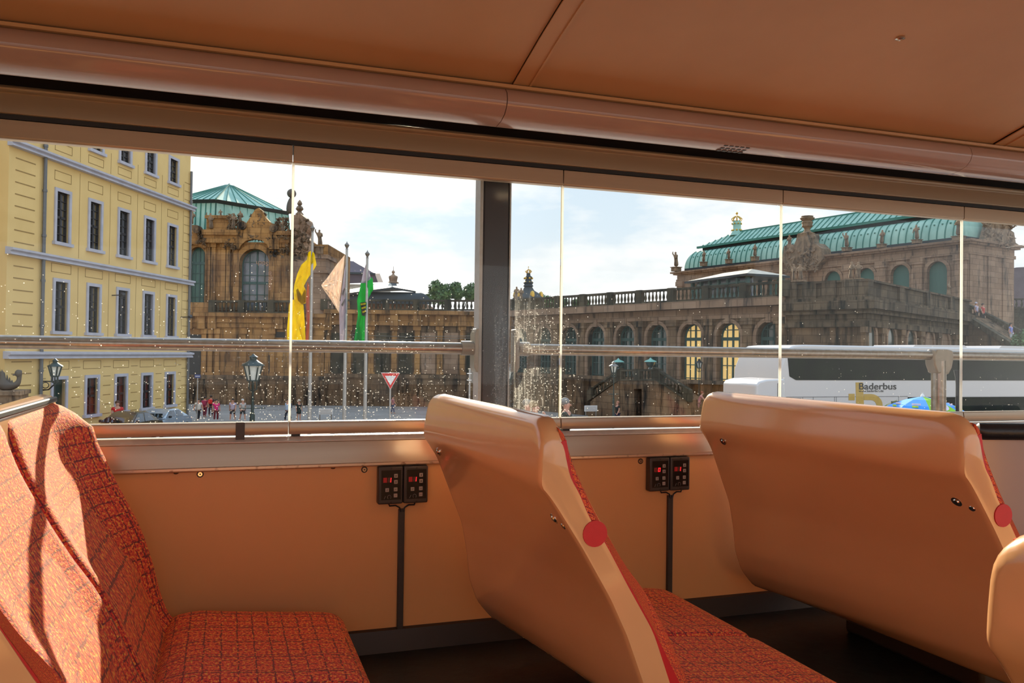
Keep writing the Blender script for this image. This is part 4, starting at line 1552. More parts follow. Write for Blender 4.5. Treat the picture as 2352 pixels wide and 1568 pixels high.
# ================= right-hand arcade
fr = Frame(1180, 85, 1808, 60, ZG)
ra = root_at(fr, 'arcade_gallery', 'dark sandstone arcade of tall arched windows running from the pillar to the right', 'building')
cen = [fr.u(p) for p in (1308, 1366, 1435, 1512, 1594, 1677, 1768)]
da = (cen[6] - cen[0]) / 6
cen = [cen[0] + da * i for i in range(7)]
ac = [cen[0] - 2 * da, cen[0] - da] + cen
ac = [c_ for c_ in ac if c_ > 0.8]
hw = (fr.u(1620) - fr.u(1569)) / 2
z_sill, z_top = fr.z(1594, 872), fr.z(1594, 742)
zs = z_top - hw
z_ent0, z_ent1, z_bal0, z_bal1 = fr.z(1560, 735), fr.z(1560, 698), fr.z(1560, 694), fr.z(1560, 662)
b = MB()
for i, c_ in enumerate(ac):
    arch_bay(b, max(0, c_ - da / 2) if i else 0, c_ + da / 2 if i < len(ac) - 1 else fr.L, z_sill, z_ent0, c_, hw, zs, 0, 0.6)
b.box(0, fr.L, 0, 0.9, 0, z_sill)
b.box(0, fr.L, 1.6, 9, 0, z_ent0)
b.build('wall', M['stone_dark'], ra, smooth=False)
b = MB()
for i, c_ in enumerate(ac):
    arch_ring(b, c_, hw, z_sill, zs, 0.28, -0.14, 0.1)
    b.box(c_ - .2, c_ + .2, -0.25, 0.1, zs + hw - .1, zs + hw + .55)
b.build('archivolts', M['stone_grey'], ra, smooth=False)
b = MB()
for i in range(len(ac) + 1):
    u_ = (ac[0] - da / 2) + da * i
    if u_ < 0.3:
        continue
    u_ = min(u_, fr.L - .4)
    b.box(u_ - .42, u_ + .42, -0.28, 0.1, z_sill - .1, z_ent0 - .5)
    b.box(u_ - .55, u_ + .55, -0.42, 0.1, z_ent0 - .5, z_ent0)
    b.box(u_ - .55, u_ + .55, -0.40, 0.1, 0, z_sill - .1)
b.build('pilasters', M['stone_dark'], ra, smooth=False)
b = MB()
he = z_ent1 - z_ent0
b.box(0, fr.L, -0.15, 9, z_ent0, z_ent0 + he * .3)
b.box(0, fr.L, 0.0, 9, z_ent0 + he * .3, z_ent0 + he * .65)
b.box(0, fr.L, -0.75, 9, z_ent0 + he * .65, z_bal0)
b.build('entablature', M['stone_grey'], ra, smooth=False)
b = MB()
b.box(0, fr.L, -0.55, 0, z_sill - .28, z_sill)
b.box(0, fr.L, -0.35, 0, 0, 0.5)
b.build('plinth', M['stone_dark'], ra, smooth=False)
b = MB()
baluster_run(b, (0, z_bal0), (fr.L, z_bal0), z_bal1 - z_bal0, y=-0.3, step=0.40, ped=da / 1.0, r=0.12)
b.build('balustrade', M['stone_blk'], ra, smooth=False)
for i, c_ in enumerate(ac):
    lit = len(ac) - 1 - i in (1, 2)
    arch_window(ra, c_, hw - .02, z_sill, zs, 0.55, M['litwin'] if lit else M['archglass'], M['tealframe'],
                rows=(zs - .15, zs - 1.4, zs + .55, z_sill + 1.2, z_sill + .12), name='arched_window')

# double flight of steps in front of the arcade
YS = -4.5
st = root_at(fr, 'double_staircase', 'dark stone double staircase with balustrades below the arcade', 'staircase')
S = lambda x, y, d=YS: fr.uv(x, y, d)
b = MB()
pts = [S(1345, 921), S(1356, 918), S(1418, 874), S(1504, 874), S(1573, 919), S(1582, 922)]
zf = 0.0
b.prism([(pts[0][0], zf)] + pts[1:5] + [(pts[5][0], zf), (S(1470, 955)[0], zf), S(1470, 893), S(1452, 893), (S(1452, 955)[0], zf)], YS + .2, YS + 2.2)
b.box(S(1418, 874)[0], S(1504, 874)[0], YS + 2.2, 0, 0, S(1460, 874)[1])
b.build('steps', M['stone_dark'], st, smooth=False)
b = MB()
b.box(S(1451, 955)[0], S(1471, 955)[0], YS + 1.3, YS + 1.5, 0, S(1460, 893)[1])
b.build('door', M['black'], st, smooth=False)
b = MB()
hb = S(1460, 848)[1] - S(1460, 874)[1]
baluster_run(b, S(1418, 874), S(1504, 874), hb, y=YS + .3, step=0.34, ped=2.6, r=.11)
baluster_run(b, S(1352, 918), S(1416, 875), hb, y=YS + .3, step=0.34, ped=2.6, r=.11)
baluster_run(b, S(1506, 875), S(1573, 919), hb, y=YS + .3, step=0.34, ped=2.6, r=.11)
b.build('balustrade', M['stone_blk'], st, smooth=False)
# outside steps lower right
b = MB()
for i in range(7):
    b.box(S(1585, 900)[0], S(1660, 900)[0], YS + i * .45, YS + 3.2, i * .3, i * .3 + .3)
b.build('lower_steps', M['stone_dark'], st, smooth=False)

# ================= terrace block at the right, its corner toward us
f1, f2 = Frame(1806, 60, 1988, 56, ZG), Frame(1988, 56, 2226, 75, ZG)
tb = root_at(f2, 'terrace_block', 'sooty corner block of the palace terrace above the white coach', 'building')


def L2(fr_, u, y, z):
    p = fr_.world(u, y, z) - f2.o
    return (p.dot(f2.ux), p.dot(f2.uy), p.z)


zt0, zt1 = f2.z(1990, 690), f2.z(1990, 641)
zl0 = f2.z(1990, 720)
b = MB()
c0, c1, c2 = L2(f1, 0, 0, 0)[:2], (0, 0), (f2.L, 0)
c3, c4 = L2(f1, 0, 18, 0)[:2], (f2.L, 14)


def slab(b, ins, z0, z1):
    v1 = Vector((c1[0] - c0[0], c1[1] - c0[1])).normalized()
    n1 = Vector((v1.y, -v1.x))
    n2 = Vector((0, -1))
    bis = (n1 + n2).normalized()
    k = 1 / max(.2, bis.dot(n2))
    p0 = (c0[0] + n1.x * ins, c0[1] + n1.y * ins)
    p1 = (c1[0] + bis.x * k * ins, c1[1] + bis.y * k * ins)
    p2 = (c2[0], c2[1] - ins)
    b.prism([p0, p1, p2, c4, c3], z0, z1, 'z')


slab(b, 0, 0, zl0)
slab(b, 0.35, 0, 1.9)
b.build('wall', M['stone_dark'], tb, smooth=False)
b = MB()
slab(b, 0.35, zl0 - .9, zl0 - .5)
slab(b, 0.15, zl0 - .5, zl0)
slab(b, 0.55, zl0, zl0 + .3)
slab(b, 0.9, zl0 + .3, zt0)
b.build('entablature', M['stone_soot'], tb, smooth=False)
b = MB()
slab(b, 0.35, zt0, zt0 + .25)
w1 = MB()
for fr_, L_ in ((f1, f1.L), (f2, f2.L)):
    nn = 4
    for i in range(nn):
        ua, ub = L_ * i / nn + (0.4), L_ * (i + 1) / nn
        for q, z0_, z1_, yy0, yy1 in ((0, zt0 + .25, zt1 - .12, 0, .4),):
            o8 = [L2(fr_, u_, y_, z_) for z_ in (z0_, z1_) for y_ in (yy0, yy1) for u_ in (ua, ub)]
            n0 = len(b.v)
            b.v += o8
            for qd in ((0, 2, 3, 1), (4, 5, 7, 6), (0, 1, 5, 4), (2, 6, 7, 3), (0, 4, 6, 2), (1, 3, 7, 5)):
                b.face([n0 + k for k in qd])
        o8 = [L2(fr_, u_, y_, z_) for z_ in (zt0 + .2, zt1 + .02) for y_ in (-.2, .6) for u_ in (ua - .55, ua + .45)]
        n0 = len(b.v)
        b.v += o8
        for qd in ((0, 2, 3, 1), (4, 5, 7, 6), (0, 1, 5, 4), (2, 6, 7, 3), (0, 4, 6, 2), (1, 3, 7, 5)):
            b.face([n0 + k for k in qd])
    o8 = [L2(fr_, u_, y_, z_) for z_ in (zt1 - .14, zt1) for y_ in (-.22, .62) for u_ in (-.2, L_)]
    n0 = len(b.v)
    b.v += o8
    for qd in ((0, 2, 3, 1), (4, 5, 7, 6), (0, 1, 5, 4), (2, 6, 7, 3), (0, 4, 6, 2), (1, 3, 7, 5)):
        b.face([n0 + k for k in qd])
b.build('parapet', M['stone_soot'], tb, smooth=False)
# arches on the receding side
for px, hwp, yt in ((1998, 9, 745), (2043, 9, 747), (2089, 9, 750), (2132, 9, 752), (2168, 8, 755)):
    uc_ = f2.u(px)
    h_ = (f2.u(px + hwp) - f2.u(px - hwp)) / 2
    zt_ = f2.z(1998, 748)
    arch_window(tb, uc_, h_, f2.z(px, 815), zt_ - h_, -0.03, M['archglass'] if px < 2100 else M['stone_grey'], None, name='arched_window')
    b = MB()
    arch_ring(b, uc_, h_, f2.z(px, 815), zt_ - h_, 0.3, -0.18, 0.05)
    b.build('archivolt', M['stone_grey'], tb, smooth=False)
b = MB()
for px in (1975 + 8, 2021, 2066, 2110, 2150, 2190):
    u_ = f2.u(px)
    b.box(u_ - .35, u_ + .35, -.25, .05, 1.9, zl0 - .9)
    b.box(u_ - .5, u_ + .5, -.35, .05, zl0 - 1.3, zl0 - .9)
b.build('pilasters', M['stone_dark'], tb, smooth=False)

# stairs coming down at the far right with a stone parapet
f3 = Frame(2224, 73, 2420, 66, ZG)
rs = root_at(f3, 'terrace_stairs', 'long dark stair parapet slanting down at the far right', 'staircase')
T = f3.uv
b = MB()
b.prism([(0, 0), (T(2420, 860)[0], 0), T(2420, 860), T(2352, 812), (T(2224, 728))], 0.1, 3)
b.build('wall', M['stone_dark'], rs, smooth=False)
b = MB()
b.prism([T(2222, 723), T(2222, 736), T(2352, 816), T(2420, 862), T(2420, 850), T(2352, 803)], -0.2, 0.4)
b.build('string_course', M['stone_blk'], rs, smooth=False)
b = MB()
b.prism([T(2222, 697, 2.4), T(2222, 703, 2.4), T(2352, 770, 2.4), T(2420, 808, 2.4), T(2420, 800, 2.4), T(2352, 762, 2.4)], 2.3, 2.7)
for i in range(14):
    x_ = 2226 + i * 14
    y_ = 700 + (x_ - 2222) * 0.515
    u_, z_ = T(x_, y_, 2.4)
    b.box(u_ - .12, u_ + .12, 2.35, 2.65, z_ - 1.1, z_)
b.build('handrail', M['stone_blk'], rs, smooth=False)

# ================= pavilion with the green barrel roof
fb = Frame(1556, 115, 2222, 80, ZG)
bp_ = root_at(fb, 'barrel_roofed_pavilion', 'large sandstone pavilion with a long green barrel roof at the right', 'building')
B = fb.uv
LB = fb.L
zc1 = B(1985, 577)[1]          # top of the cornice
zc0 = B(1985, 606)[1]
zw0 = B(1985, 700)[1]
# depth of the block: far end of its right side seen at pixel column 2312
dl = ray(2312, 590)
o_ = fb.world(LB, 0, 0)
DB = max(8.0, min(26.0, (o_.x * dl.y - o_.y * dl.x) / (fb.uy.y * dl.x - fb.uy.x * dl.y)))
b = MB()
wins = []
cpx = [1600, 1660, 1722, 1790, 1912, 1988, 2067, 2152]
wu = [fb.u(x) for x in cpx]
hwb = (fb.u(2176) - fb.u(2129)) / 2
ztb = B(2152, 600)[1]
edges_ = [0] + [(wu[i] + wu[i + 1]) / 2 for i in range(7)] + [LB]
for i, c_ in enumerate(wu):
    arch_bay(b, edges_[i], edges_[i + 1], zw0, zc0, c_, hwb, ztb - hwb, 0, 0.6)
    arch_ring(b, c_, hwb, zw0, ztb - hwb, 0.35, -0.12, 0.1)
b.box(0, LB, 0.6, DB, zw0 - 3, zc0)
# end wall arches as relief piers
b.box(LB, LB + .12, 0.2, DB * .27, zw0 - 3, zc0)
b.box(LB, LB + .12, DB * .42, DB * .60, zw0 - 3, zc0)
b.box(LB, LB + .12, DB * .75, DB, zw0 - 3, zc0)
b.build('wall', M['stone_grey'], bp_, smooth=False)
for i, c_ in enumerate(wu):
    arch_window(bp_, c_, hwb - .02, zw0, ztb - hwb, 0.35, M['shutter'], None, name='arched_window')
b = MB()
for i in range(9):
    u_ = edges_[i] + (.6 if i == 0 else -.6 if i == 8 else 0)
    b.box(u_ - .55, u_ + .55, -.3, .1, zw0, zc0 - .6)
    b.box(u_ - .7, u_ + .7, -.42, .1, zc0 - .6, zc0)
b.build('pilasters', M['stone_grey'], bp_, smooth=False)
b = MB()
hc = zc1 - zc0
b.box(-.2, LB + .2, -.2, DB + .2, zc0, zc0 + hc * .25)
b.box(-.1, LB + .1, -.1, DB + .1, zc0 + hc * .25, zc0 + hc * .7)
b.box(-.5, LB + .5, -.5, DB + .5, zc0 + hc * .7, zc0 + hc * .85)
b.box(-.8, LB + .8, -.8, DB + .8, zc0 + hc * .85, zc1)
b.build('cornice', M['stone_grey'], bp_, smooth=False)


def hip_levels(b, lv, u0, u1, y0, y1):
    """stack of rectangles: lv = [(inset, z)]"""
    rr = []
    for d_, z_ in lv:
        rr.append([(u0 + d_, y0 + d_, z_), (u1 - d_, y0 + d_, z_), (u1 - d_, y1 - d_, z_), (u0 + d_, y1 - d_, z_)])
    b.rings(rr, caps=False)


RB = 2.45
zb0 = zc1 + (B(1985, 568)[1] - B(1985, 577)[1])
b = MB()
b.cm = 2
b.box(0.6, LB - .6, 0.6, DB - .6, zc1 - .1, zb0 + .05)
b.cm = 0
ins = RB * 0.62
lv = [(0.6 + ins * (1 - cos(pi / 2 * i / 9)), zb0 + RB * sin(pi / 2 * i / 9)) for i in range(10)]
hip_levels(b, lv, 0, LB, 0, DB)
b.cm = 1
u_ = 1.6
while u_ < LB - 1.2:
    for (d0_, z0_), (d1_, z1_) in zip(lv, lv[1:]):
        if u_ > d0_ and u_ < LB - d0_:
            b.bar((u_, d0_ - .03, z0_), (u_, d1_ - .03, z1_), 0.09)
    u_ += 0.85
u_ = 2.0
while u_ < LB - 2.0:
    d_, z_ = lv[4]
    b.box(u_ - .07, u_ + .07, d_ - .10, d_ + .1, z_ - .07, z_ + .05)
    u_ += 0.85
b.build('barrel_roof', [M['copper'], M['seam'], M['lead']], bp_, angle=30)
zu0 = zb0 + RB
b = MB()
b.cm = 2
zed = 0.62
b.box(0.8 + ins, LB - .8 - ins, 0.8 + ins, DB - .8 - ins, zu0 - .1, zu0 + zed * .8)
b.cm = 0
e_ = 0.8 + ins - 0.5
zr0 = zu0 + zed * .8
ym = DB / 2
rise = 1.75
rl, rr_ = 6.8, LB - 6.8
v0, v1, v2, v3 = (e_, e_, zr0), (LB - e_, e_, zr0), (LB - e_, DB - e_, zr0), (e_, DB - e_, zr0)
t0, t1 = (rl, ym, zr0 + rise), (rr_, ym, zr0 + rise)
b.poly([v0, v1, t1, t0])
b.poly([v1, v2, t1])
b.poly([v2, v3, t0, t1])
b.poly([v3, v0, t0])
b.poly([v0, v3, v2, v1])
b.cm = 1
nr = 46
for i in range(1, nr):
    x_ = e_ + (LB - 2 * e_) * i / nr
    k = min(1, (x_ - e_) / (rl - e_), (LB - e_ - x_) / (LB - e_ - rr_))
    b.bar((x_, e_, zr0 + .04), (x_, e_ + (ym - e_) * k, zr0 + rise * k + .04), 0.10)
b.bar(t0, t1, 0.2)
b.bar(v0, v1, 0.28)
b.build('upper_roof', [M['copper'], M['seam'], M['lead']], bp_, smooth=False)
# gilded crown lantern on the ridge
lx, lz = t0[0] + .2, t0[2]
b = MB()
b.lathe([(1.0, -.5), (.72, .05), (.58, .2), (.54, 1.0), (.66, 1.1), (.54, 1.2), (.54, 1.5)], (lx, ym, lz), 10)
o = b.build('crown_lantern', M['copper'], bp_, angle=40)
b = MB()
for i in range(8):
    a = pi / 4 * i
    p0 = Vector((lx + .55 * cos(a), ym + .55 * sin(a), lz + 1.45))
    b.tube([p0, p0 + Vector((.12 * cos(a), .12 * sin(a), .32)), (lx + .32 * cos(a), ym + .32 * sin(a), lz + 2.05), (lx, ym, lz + 2.12)], 0.075, 6)
    b.ball((lx + .60 * cos(a), ym + .60 * sin(a), lz + .22), .15, 6, 4)
    b.ball((lx + .62 * cos(a + .3), ym + .62 * sin(a + .3), lz + 1.1), .12, 6, 4)
b.tube([(lx, ym, lz + 2.1), (lx, ym, lz + 2.4)], 0.05, 6)
b.ball((lx, ym, lz + 2.52), 0.17, 8, 6)
b.build('gilded_crown', M['gold'], o)
# carved centre-piece of the facade
ge = thing('carved_centrepiece', 'tall carved stone centrepiece with a vase on top, in front of the barrel roof', 'stone ornament', fb.world(fb.u(1842), -1.0, zc0), fb.rot)
Qc = lambda x, y: (fb.uv(x, y, -1.0)[0] - fb.u(1842), fb.uv(x, y, -1.0)[1] - zc0)
b = MB()
b.prism([Qc(x, y) for x, y in ((1797, 598), (1800, 566), (1812, 560), (1822, 566), (1828, 552), (1832, 536), (1852, 534), (1856, 550), (1862, 563), (1872, 558), (1886, 570), (1890, 594), (1870, 620), (1812, 624))], 0, 2.2)
b.build('pediment', M['carved'], ge, smooth=False)
b = MB()
c_ = Qc(1842, 538)
H_ = Qc(1841, 495)[1] - c_[1]
b.lathe([(.9, -.3), (.9, .08 * H_), (.45, .16 * H_), (.32, .26 * H_), (.36, .36 * H_), (.62, .46 * H_), (.56, .56 * H_), (.66, .66 * H_), (.52, .74 * H_), (.74, .82 * H_), (.84, .90 * H_), (.62, .95 * H_), (.70, H_)], (c_[0], .9, c_[1]), 10)
b.build('vase', M['carved'], ge, angle=50)
b = MB()
for _ in range(60):
    c_ = Qc(rnd.uniform(1806, 1880), rnd.uniform(572, 622))
    b.chips((c_[0], -.05, c_[1]), rnd.uniform(.16, .36), rnd)
b.build('carving', M['carved'], ge, angle=60)

# glass-walled kiosk on the terrace
fk = Frame(1590, 82, 1716, 74, ZG)
kk = root_at(fk, 'terrace_kiosk', 'small glazed kiosk with a thin dark roof on the terrace behind the balustrade', 'kiosk')
K = fk.uv
zk0, zk1 = K(1720, 668)[1], K(1720, 634)[1]
DK = 3.6
b = MB()
b.box(-.6, fk.L + .6, -.6, DK + .6, zk1, zk1 + .2)
b.build('roof', M['lead'], kk, smooth=False)
b = MB()
b.poly([(-.5, -.5, zk1 + .2), (fk.L + .5, -.5, zk1 + .2), (fk.L * .8, DK / 2, zk1 + .9), (fk.L * .3, DK / 2, zk1 + .9)])
b.poly([(fk.L + .5, -.5, zk1 + .2), (fk.L + .5, DK + .5, zk1 + .2), (fk.L * .8, DK / 2, zk1 + .9)])
b.poly([(fk.L + .5, DK + .5, zk1 + .2), (-.5, DK + .5, zk1 + .2), (fk.L * .3, DK / 2, zk1 + .9), (fk.L * .8, DK / 2, zk1 + .9)])
b.poly([(-.5, DK + .5, zk1 + .2), (-.5, -.5, zk1 + .2), (fk.L * .3, DK / 2, zk1 + .9)])
b.build('roof_slope', M['zincroof'], kk, smooth=False)
b = MB()
for i in range(7):
    u_ = fk.L * i / 6
    for y_ in (0, DK):
        b.box(u_ - .14, u_ + .14, y_ - .14, y_ + .14, zk0 - 1, zk1)
for z_ in (zk0 + .9, zk1 - .7):
    b.box(0, fk.L, -.08, .08, z_ - .06, z_ + .06)
b.box(0, fk.L, -.1, .1, zk0 - 1, zk0)
b.build('frame', M['tealframe'], kk, smooth=False)
b = MB()
b.box(0, fk.L, 0.5, 0.6, zk0 - .9, zk1)
b.build('glazing', M['greywin'], kk, smooth=False)

# roofs at the far right behind the stairs
f5 = Frame(2285, 100, 2480, 100, ZG)
gr_ = root_at(f5, 'slate_roof_hall', 'large grey purple slate roof at the far right edge behind the stairs', 'building')
b = MB()
b.prism([f5.uv(2282, 705), f5.uv(2480, 705), f5.uv(2480, 606), f5.uv(2335, 614), f5.uv(2318, 617)], 0, 10)
b.build('roof', M['slate'], gr_, smooth=False)
f6 = Frame(2286, 86, 2480, 82, ZG)
b2 = root_at(f6, 'far_terrace', 'far terrace wall with balustrade at the right edge', 'building')
b = MB()
b.box(0, f6.L, 0.2, 4, 0, f6.z(2330, 708))
b.build('wall', M['stone_blk'], b2, smooth=False)
b = MB()
baluster_run(b, f6.uv(2292, 708), f6.uv(2480, 706), 1.0, y=0.0, step=0.45, ped=4)
b.build('balustrade', M['stone_blk'], b2, smooth=False)
tr_ = thing('stone_gatepost', 'pale stone post with a green-capped lantern at the head of the far stairs', 'post', f6.world(f6.uv(2285, 705)[0], -1.2, f6.z(2285, 708)), f6.rot)
b = MB()
b.box(-.35, .35, -.35, .35, -.2, .95)
b.build('pedestal', M['stone'], tr_, smooth=False)
b = MB()
b.lathe([(.32, .95), (.42, 1.2), (.42, 1.8)], (0, 0, 0), 8)
b.build('lantern', M['archglass'], tr_, smooth=False)
b = MB()
b.lathe([(.5, 1.78), (.4, 1.95), (.12, 2.08), (.03, 2.2)], (0, 0, 0), 8)
b.build('cap', M['verd'], tr_)

# ================= crown gate dome behind the gallery
cg = at_depth(1213, 690, 150)
gt = thing('crown_gate', 'dark onion dome with gilded crown and finial just right of the pillar', 'tower', (cg.x, cg.y, cg.z - 8))
k = 150 / FPX
b = MB()
b.lathe([(34 * k, -12), (34 * k, 4), (39 * k, 5), (39 * k, 7.2), (36 * k, 8 + 6 * k), (26 * k, 8 + 16 * k), (14 * k, 8 + 23 * k), (11 * k, 8 + 28 * k), (9 * k, 8 + 31 * k), (12 * k, 8 + 33 * k), (9 * k, 8 + 37 * k), (12 * k, 8 + 41 * k), (8 * k, 8 + 44 * k), (6 * k, 8 + 52 * k), (9 * k, 8 + 54 * k), (5 * k, 8 + 57 * k), (4 * k, 8 + 63 * k)], (0, 0, 0), 14)
b.build('dome', M['lead'], gt, angle=30)
b = MB()
for i in range(6):
    a = pi / 3 * i + .5
    b.ball((30 * k * cos(a), 30 * k * sin(a), 8 + 11 * k), 6 * k, 6, 4, sz=1.7)
    b.ball((9 * k * cos(a), 9 * k * sin(a), 8 + 51 * k), 2.6 * k, 6, 4)
    b.ball((9 * k * cos(a), 9 * k * sin(a), 8 + 42 * k), 2.2 * k, 6, 4)
    p0 = Vector((4 * k * cos(a), 4 * k * sin(a), 8 + 63 * k))
    b.tube([p0, p0 + Vector((3.5 * k * cos(a), 3.5 * k * sin(a), 4 * k)), (3 * k * cos(a), 3 * k * sin(a), 8 + 70.5 * k), (0, 0, 8 + 71 * k)], 1.1 * k, 5)
b.lathe([(.5 * k, 0), (.5 * k, 6 * k), (1.2 * k, 7 * k), (.2 * k, 9 * k)], (0, 0, 8 + 70 * k), 6)
b.build('gilding', M['gold'], gt)

# ================= statues
def statue_mesh(kind, seed):
    r = random.Random(seed)
    tw = r.uniform(-.15, .15)
    J = [(0, 0, 0.02, .30), (0, 0, .45, .26), (tw * .5, 0, .95, .20), (tw, 0, 1.32, .24), (tw, -.02, 1.5, .09), (tw * .8, -.04, 1.68, .135), (tw * .8, -.04, 1.80, .10)]
    E_ = [(i, i + 1) for i in range(6)]
    if kind == 'up':
        arms = [[(tw - .27, 0, 1.38, .09), (tw - .42, -.1, 1.62, .07), (tw - .34, -.12, 1.85, .05)], [(tw + .27, 0, 1.36, .09), (tw + .36, -.1, 1.08, .07), (tw + .16, -.22, .98, .055)]]
    elif kind == 'folded':
        arms = [[(tw - .27, 0, 1.36, .09), (tw - .36, -.1, 1.08, .07), (tw - .1, -.24, 1.12, .055)], [(tw + .27, 0, 1.36, .09), (tw + .36, -.1, 1.08, .07), (tw + .1, -.24, 1.02, .055)]]
    else:
        arms = [[(tw - .27, 0, 1.36, .09), (tw - .40, -.02, 1.06, .07), (tw - .38, -.12, .80, .055)], [(tw + .27, 0, 1.36, .09), (tw + .44, -.1, 1.14, .07), (tw + .52, -.2, 1.30, .055)]]
    for a in arms:
        k = len(J)
        J += a
        E_ += [(3, k), (k, k + 1), (k + 1, k + 2)]
    return skin_mesh('statue_body', J, E_, M['carved'], 1)


SM = [statue_mesh(k, s) for k, s in (('up', 1), ('folded', 2), ('rest', 3), ('folded', 5))]


def statue(pos, h, var, label, rz=0, base=0.0, bw=.42, group='palace roof statues'):
    """h: full figure height"""
    t = thing('stone_statue', label, 'statue', pos, rz, group)
    s_ = h / 1.85
    if base:
        b = MB()
        b.box(-bw * s_, bw * s_, -bw * s_, bw * s_, 0, base * .85)
        b.box(-bw * 1.2 * s_, bw * 1.2 * s_, -bw * 1.2 * s_, bw * 1.2 * s_, base * .85, base)
        b.build('plinth', M['carved'], t, smooth=False)
    mesh_obj('figure', SM[var % 4], t, (0, 0, base), 0, s_)
    return t


def statue_px(fr_, px, ytop, ybot, y, var, label, base_px=0, rz=None, **kw):
    u_, z0_ = fr_.uv(px, ybot, y)
    z1_ = fr_.z(px, ytop, y)
    zb_ = fr_.z(px, ybot - base_px, y) - z0_
    return statue(fr_.world(u_, y, z0_), z1_ - z0_ - zb_, var, label, fr_.rot if rz is None else rz, zb_, **kw)


for i, (px, yt, yb_, bpx, lab) in enumerate((
        (1553, 577, 624, 10, 'statue standing on the far left corner of the barrel-roofed pavilion'),
        (1616, 575, 612, 10, 'first statue on the parapet before the green barrel roof, counting from the left'),
        (1674, 570, 606, 10, 'second statue on the parapet before the green barrel roof, counting from the left'),
        (1734, 560, 600, 10, 'third statue before the green barrel roof, left of the carved centrepiece'),
        (1945, 533, 578, 9, 'first statue to the right of the carved centrepiece, before the green barrel roof'),
        (2025, 527, 570, 9, 'second statue to the right of the carved centrepiece'),
        (2106, 515, 560, 9, 'third statue to the right of the carved centrepiece'),
        (2202, 497, 553, 10, 'stout statue at the right corner of the barrel-roofed pavilion beside the window divider'))):
    statue_px(fb, px, yt, yb_ - 1, -0.4, i, lab, bpx)
# figures flanking the vase of the centrepiece
statue_px(fb, 1866, 533, 568, -0.6, 1, 'seated figure on the right scroll of the carved centrepiece', 2)
statue_px(fb, 1813, 538, 572, -0.6, 3, 'seated figure on the left scroll of the carved centrepiece', 2)
# right end gable ornaments of the pavilion
og = thing('carved_gable', 'jagged carved gable with figures over the right end wall of the barrel-roofed pavilion', 'stone ornament', fb.world(LB, 0, zc1), fb.rot)
b = MB()
ogh = [(0.30, .3), (.42, 2.2), (.5, 3.2), (.56, 3.9), (.62, 3.4), (.66, 2.2), (.74, 2.3), (.78, 1.4), (.86, 1.2), (.9, .2)]
b.prism([(DB * .12, 0)] + [(DB * a, z_) for a, z_ in ogh] + [(DB * .98, 0)], -.3, .7, 'x')
b.build('pediment', M['carved'], og, smooth=False)
b = MB()
for _ in range(46):
    b.chips((.7, DB * rnd.uniform(.2, .9), rnd.uniform(-.6, 2.4)), rnd.uniform(.16, .36), rnd)
b.build('carving', M['carved'], og, angle=60)
statue(fb.world(LB - .2, DB * .93, zc1), 3.0, 0, 'statue at the far right end of the carved gable, against the sky', fb.rot)
statue(fb.world(LB - .2, DB * .55, zc1 + 2.9), 2.4, 2, 'statue crowning the carved gable at the right end of the pavilion', fb.rot)

# pale pair groups on the terrace corner
for px, yt, yb_, fr_, y_, var, lab in ((1832, 604, 646, f1, .2, 0, 'pair of pale stone figures at the left corner of the dark terrace parapet'), (1963, 599, 642, f1, .2, 1, 'pair of pale stone figures embracing on the nose of the terrace parapet')):
    u_, z0_ = fr_.uv(px, yb_, y_)
    z1_ = fr_.z(px, yt, y_)
    t = thing('statue_pair', lab, 'statue', fr_.world(u_, y_, z0_), fr_.rot, 'paired parapet statues')
    s_ = (z1_ - z0_) / 1.85
    for sg, v_ in ((-1, var), (1, var + 2)):
        mesh_obj('figure', SM[v_ % 4], t, (sg * .33 * s_, 0, 0), sg * .5, s_ * (1 if sg < 0 else .96))
    b = MB()
    b.box(-.8 * s_, .8 * s_, -.3, .3, -.05, .08)
    b.build('plinth', M['carved'], t, smooth=False)
statue_px(f2, 2179, 645, 682, .2, 3, 'small pale statue on the terrace parapet, right of the green blinds', 0)

for px, yt, yb_, y_, v_, lab in ((440, 484, 516, .4, 1, 'dark statue on the left pavilion nearest the yellow palace'),
                                 (485, 488, 527, .0, 0, 'dark statue left on the attic of the left pavilion'),
                                 (507, 480, 500, .3, 2, 'small dark statue on top of the attic block of the left pavilion'),
                                 (536, 488, 527, -.2, 3, 'dark statue just left of the curved gable of the left pavilion'),
                                 (550, 483, 511, -.1, 1, 'dark statue above the left scroll of the curved gable'),
                                 (650, 505, 532, -.2, 2, 'dark statue just right of the curved gable of the left pavilion'),
                                 (638, 508, 532, .2, 0, 'dark statue above the right scroll of the curved gable')):
    statue_px(fz, px, yt, yb_, y_, v_, lab, 0)
statue_px(fz, 735, 526, 584, 1.5, 0, 'tall statue of two entwined figures on the outer pier right of the left pavilion', 18)
for px, yt in ((1184, 657), (1196, 660)):
    statue_px(fz, px, yt, 712, .3, 1 if px < 1190 else 3, 'left one of two putto statues beside the crown gate dome' if px < 1190 else 'right one of two putto statues beside the crown gate dome', 22)
# vase on the right scroll
u_, z_ = fz.uv(688, 492, 2)
t = thing('stone_vase', 'carved vase on the corner pier of the left pavilion', 'vase', fz.world(u_, 2, z_), fz.rot)
b = MB()
b.lathe([(.45, 0), (.3, .15), (.2, .3), (.42, .55), (.3, .8), (.15, .9), (.28, 1.1), (.2, 1.3), (.05, 1.5)], seg=10)
b.build('vase_body', M['carved'], t)
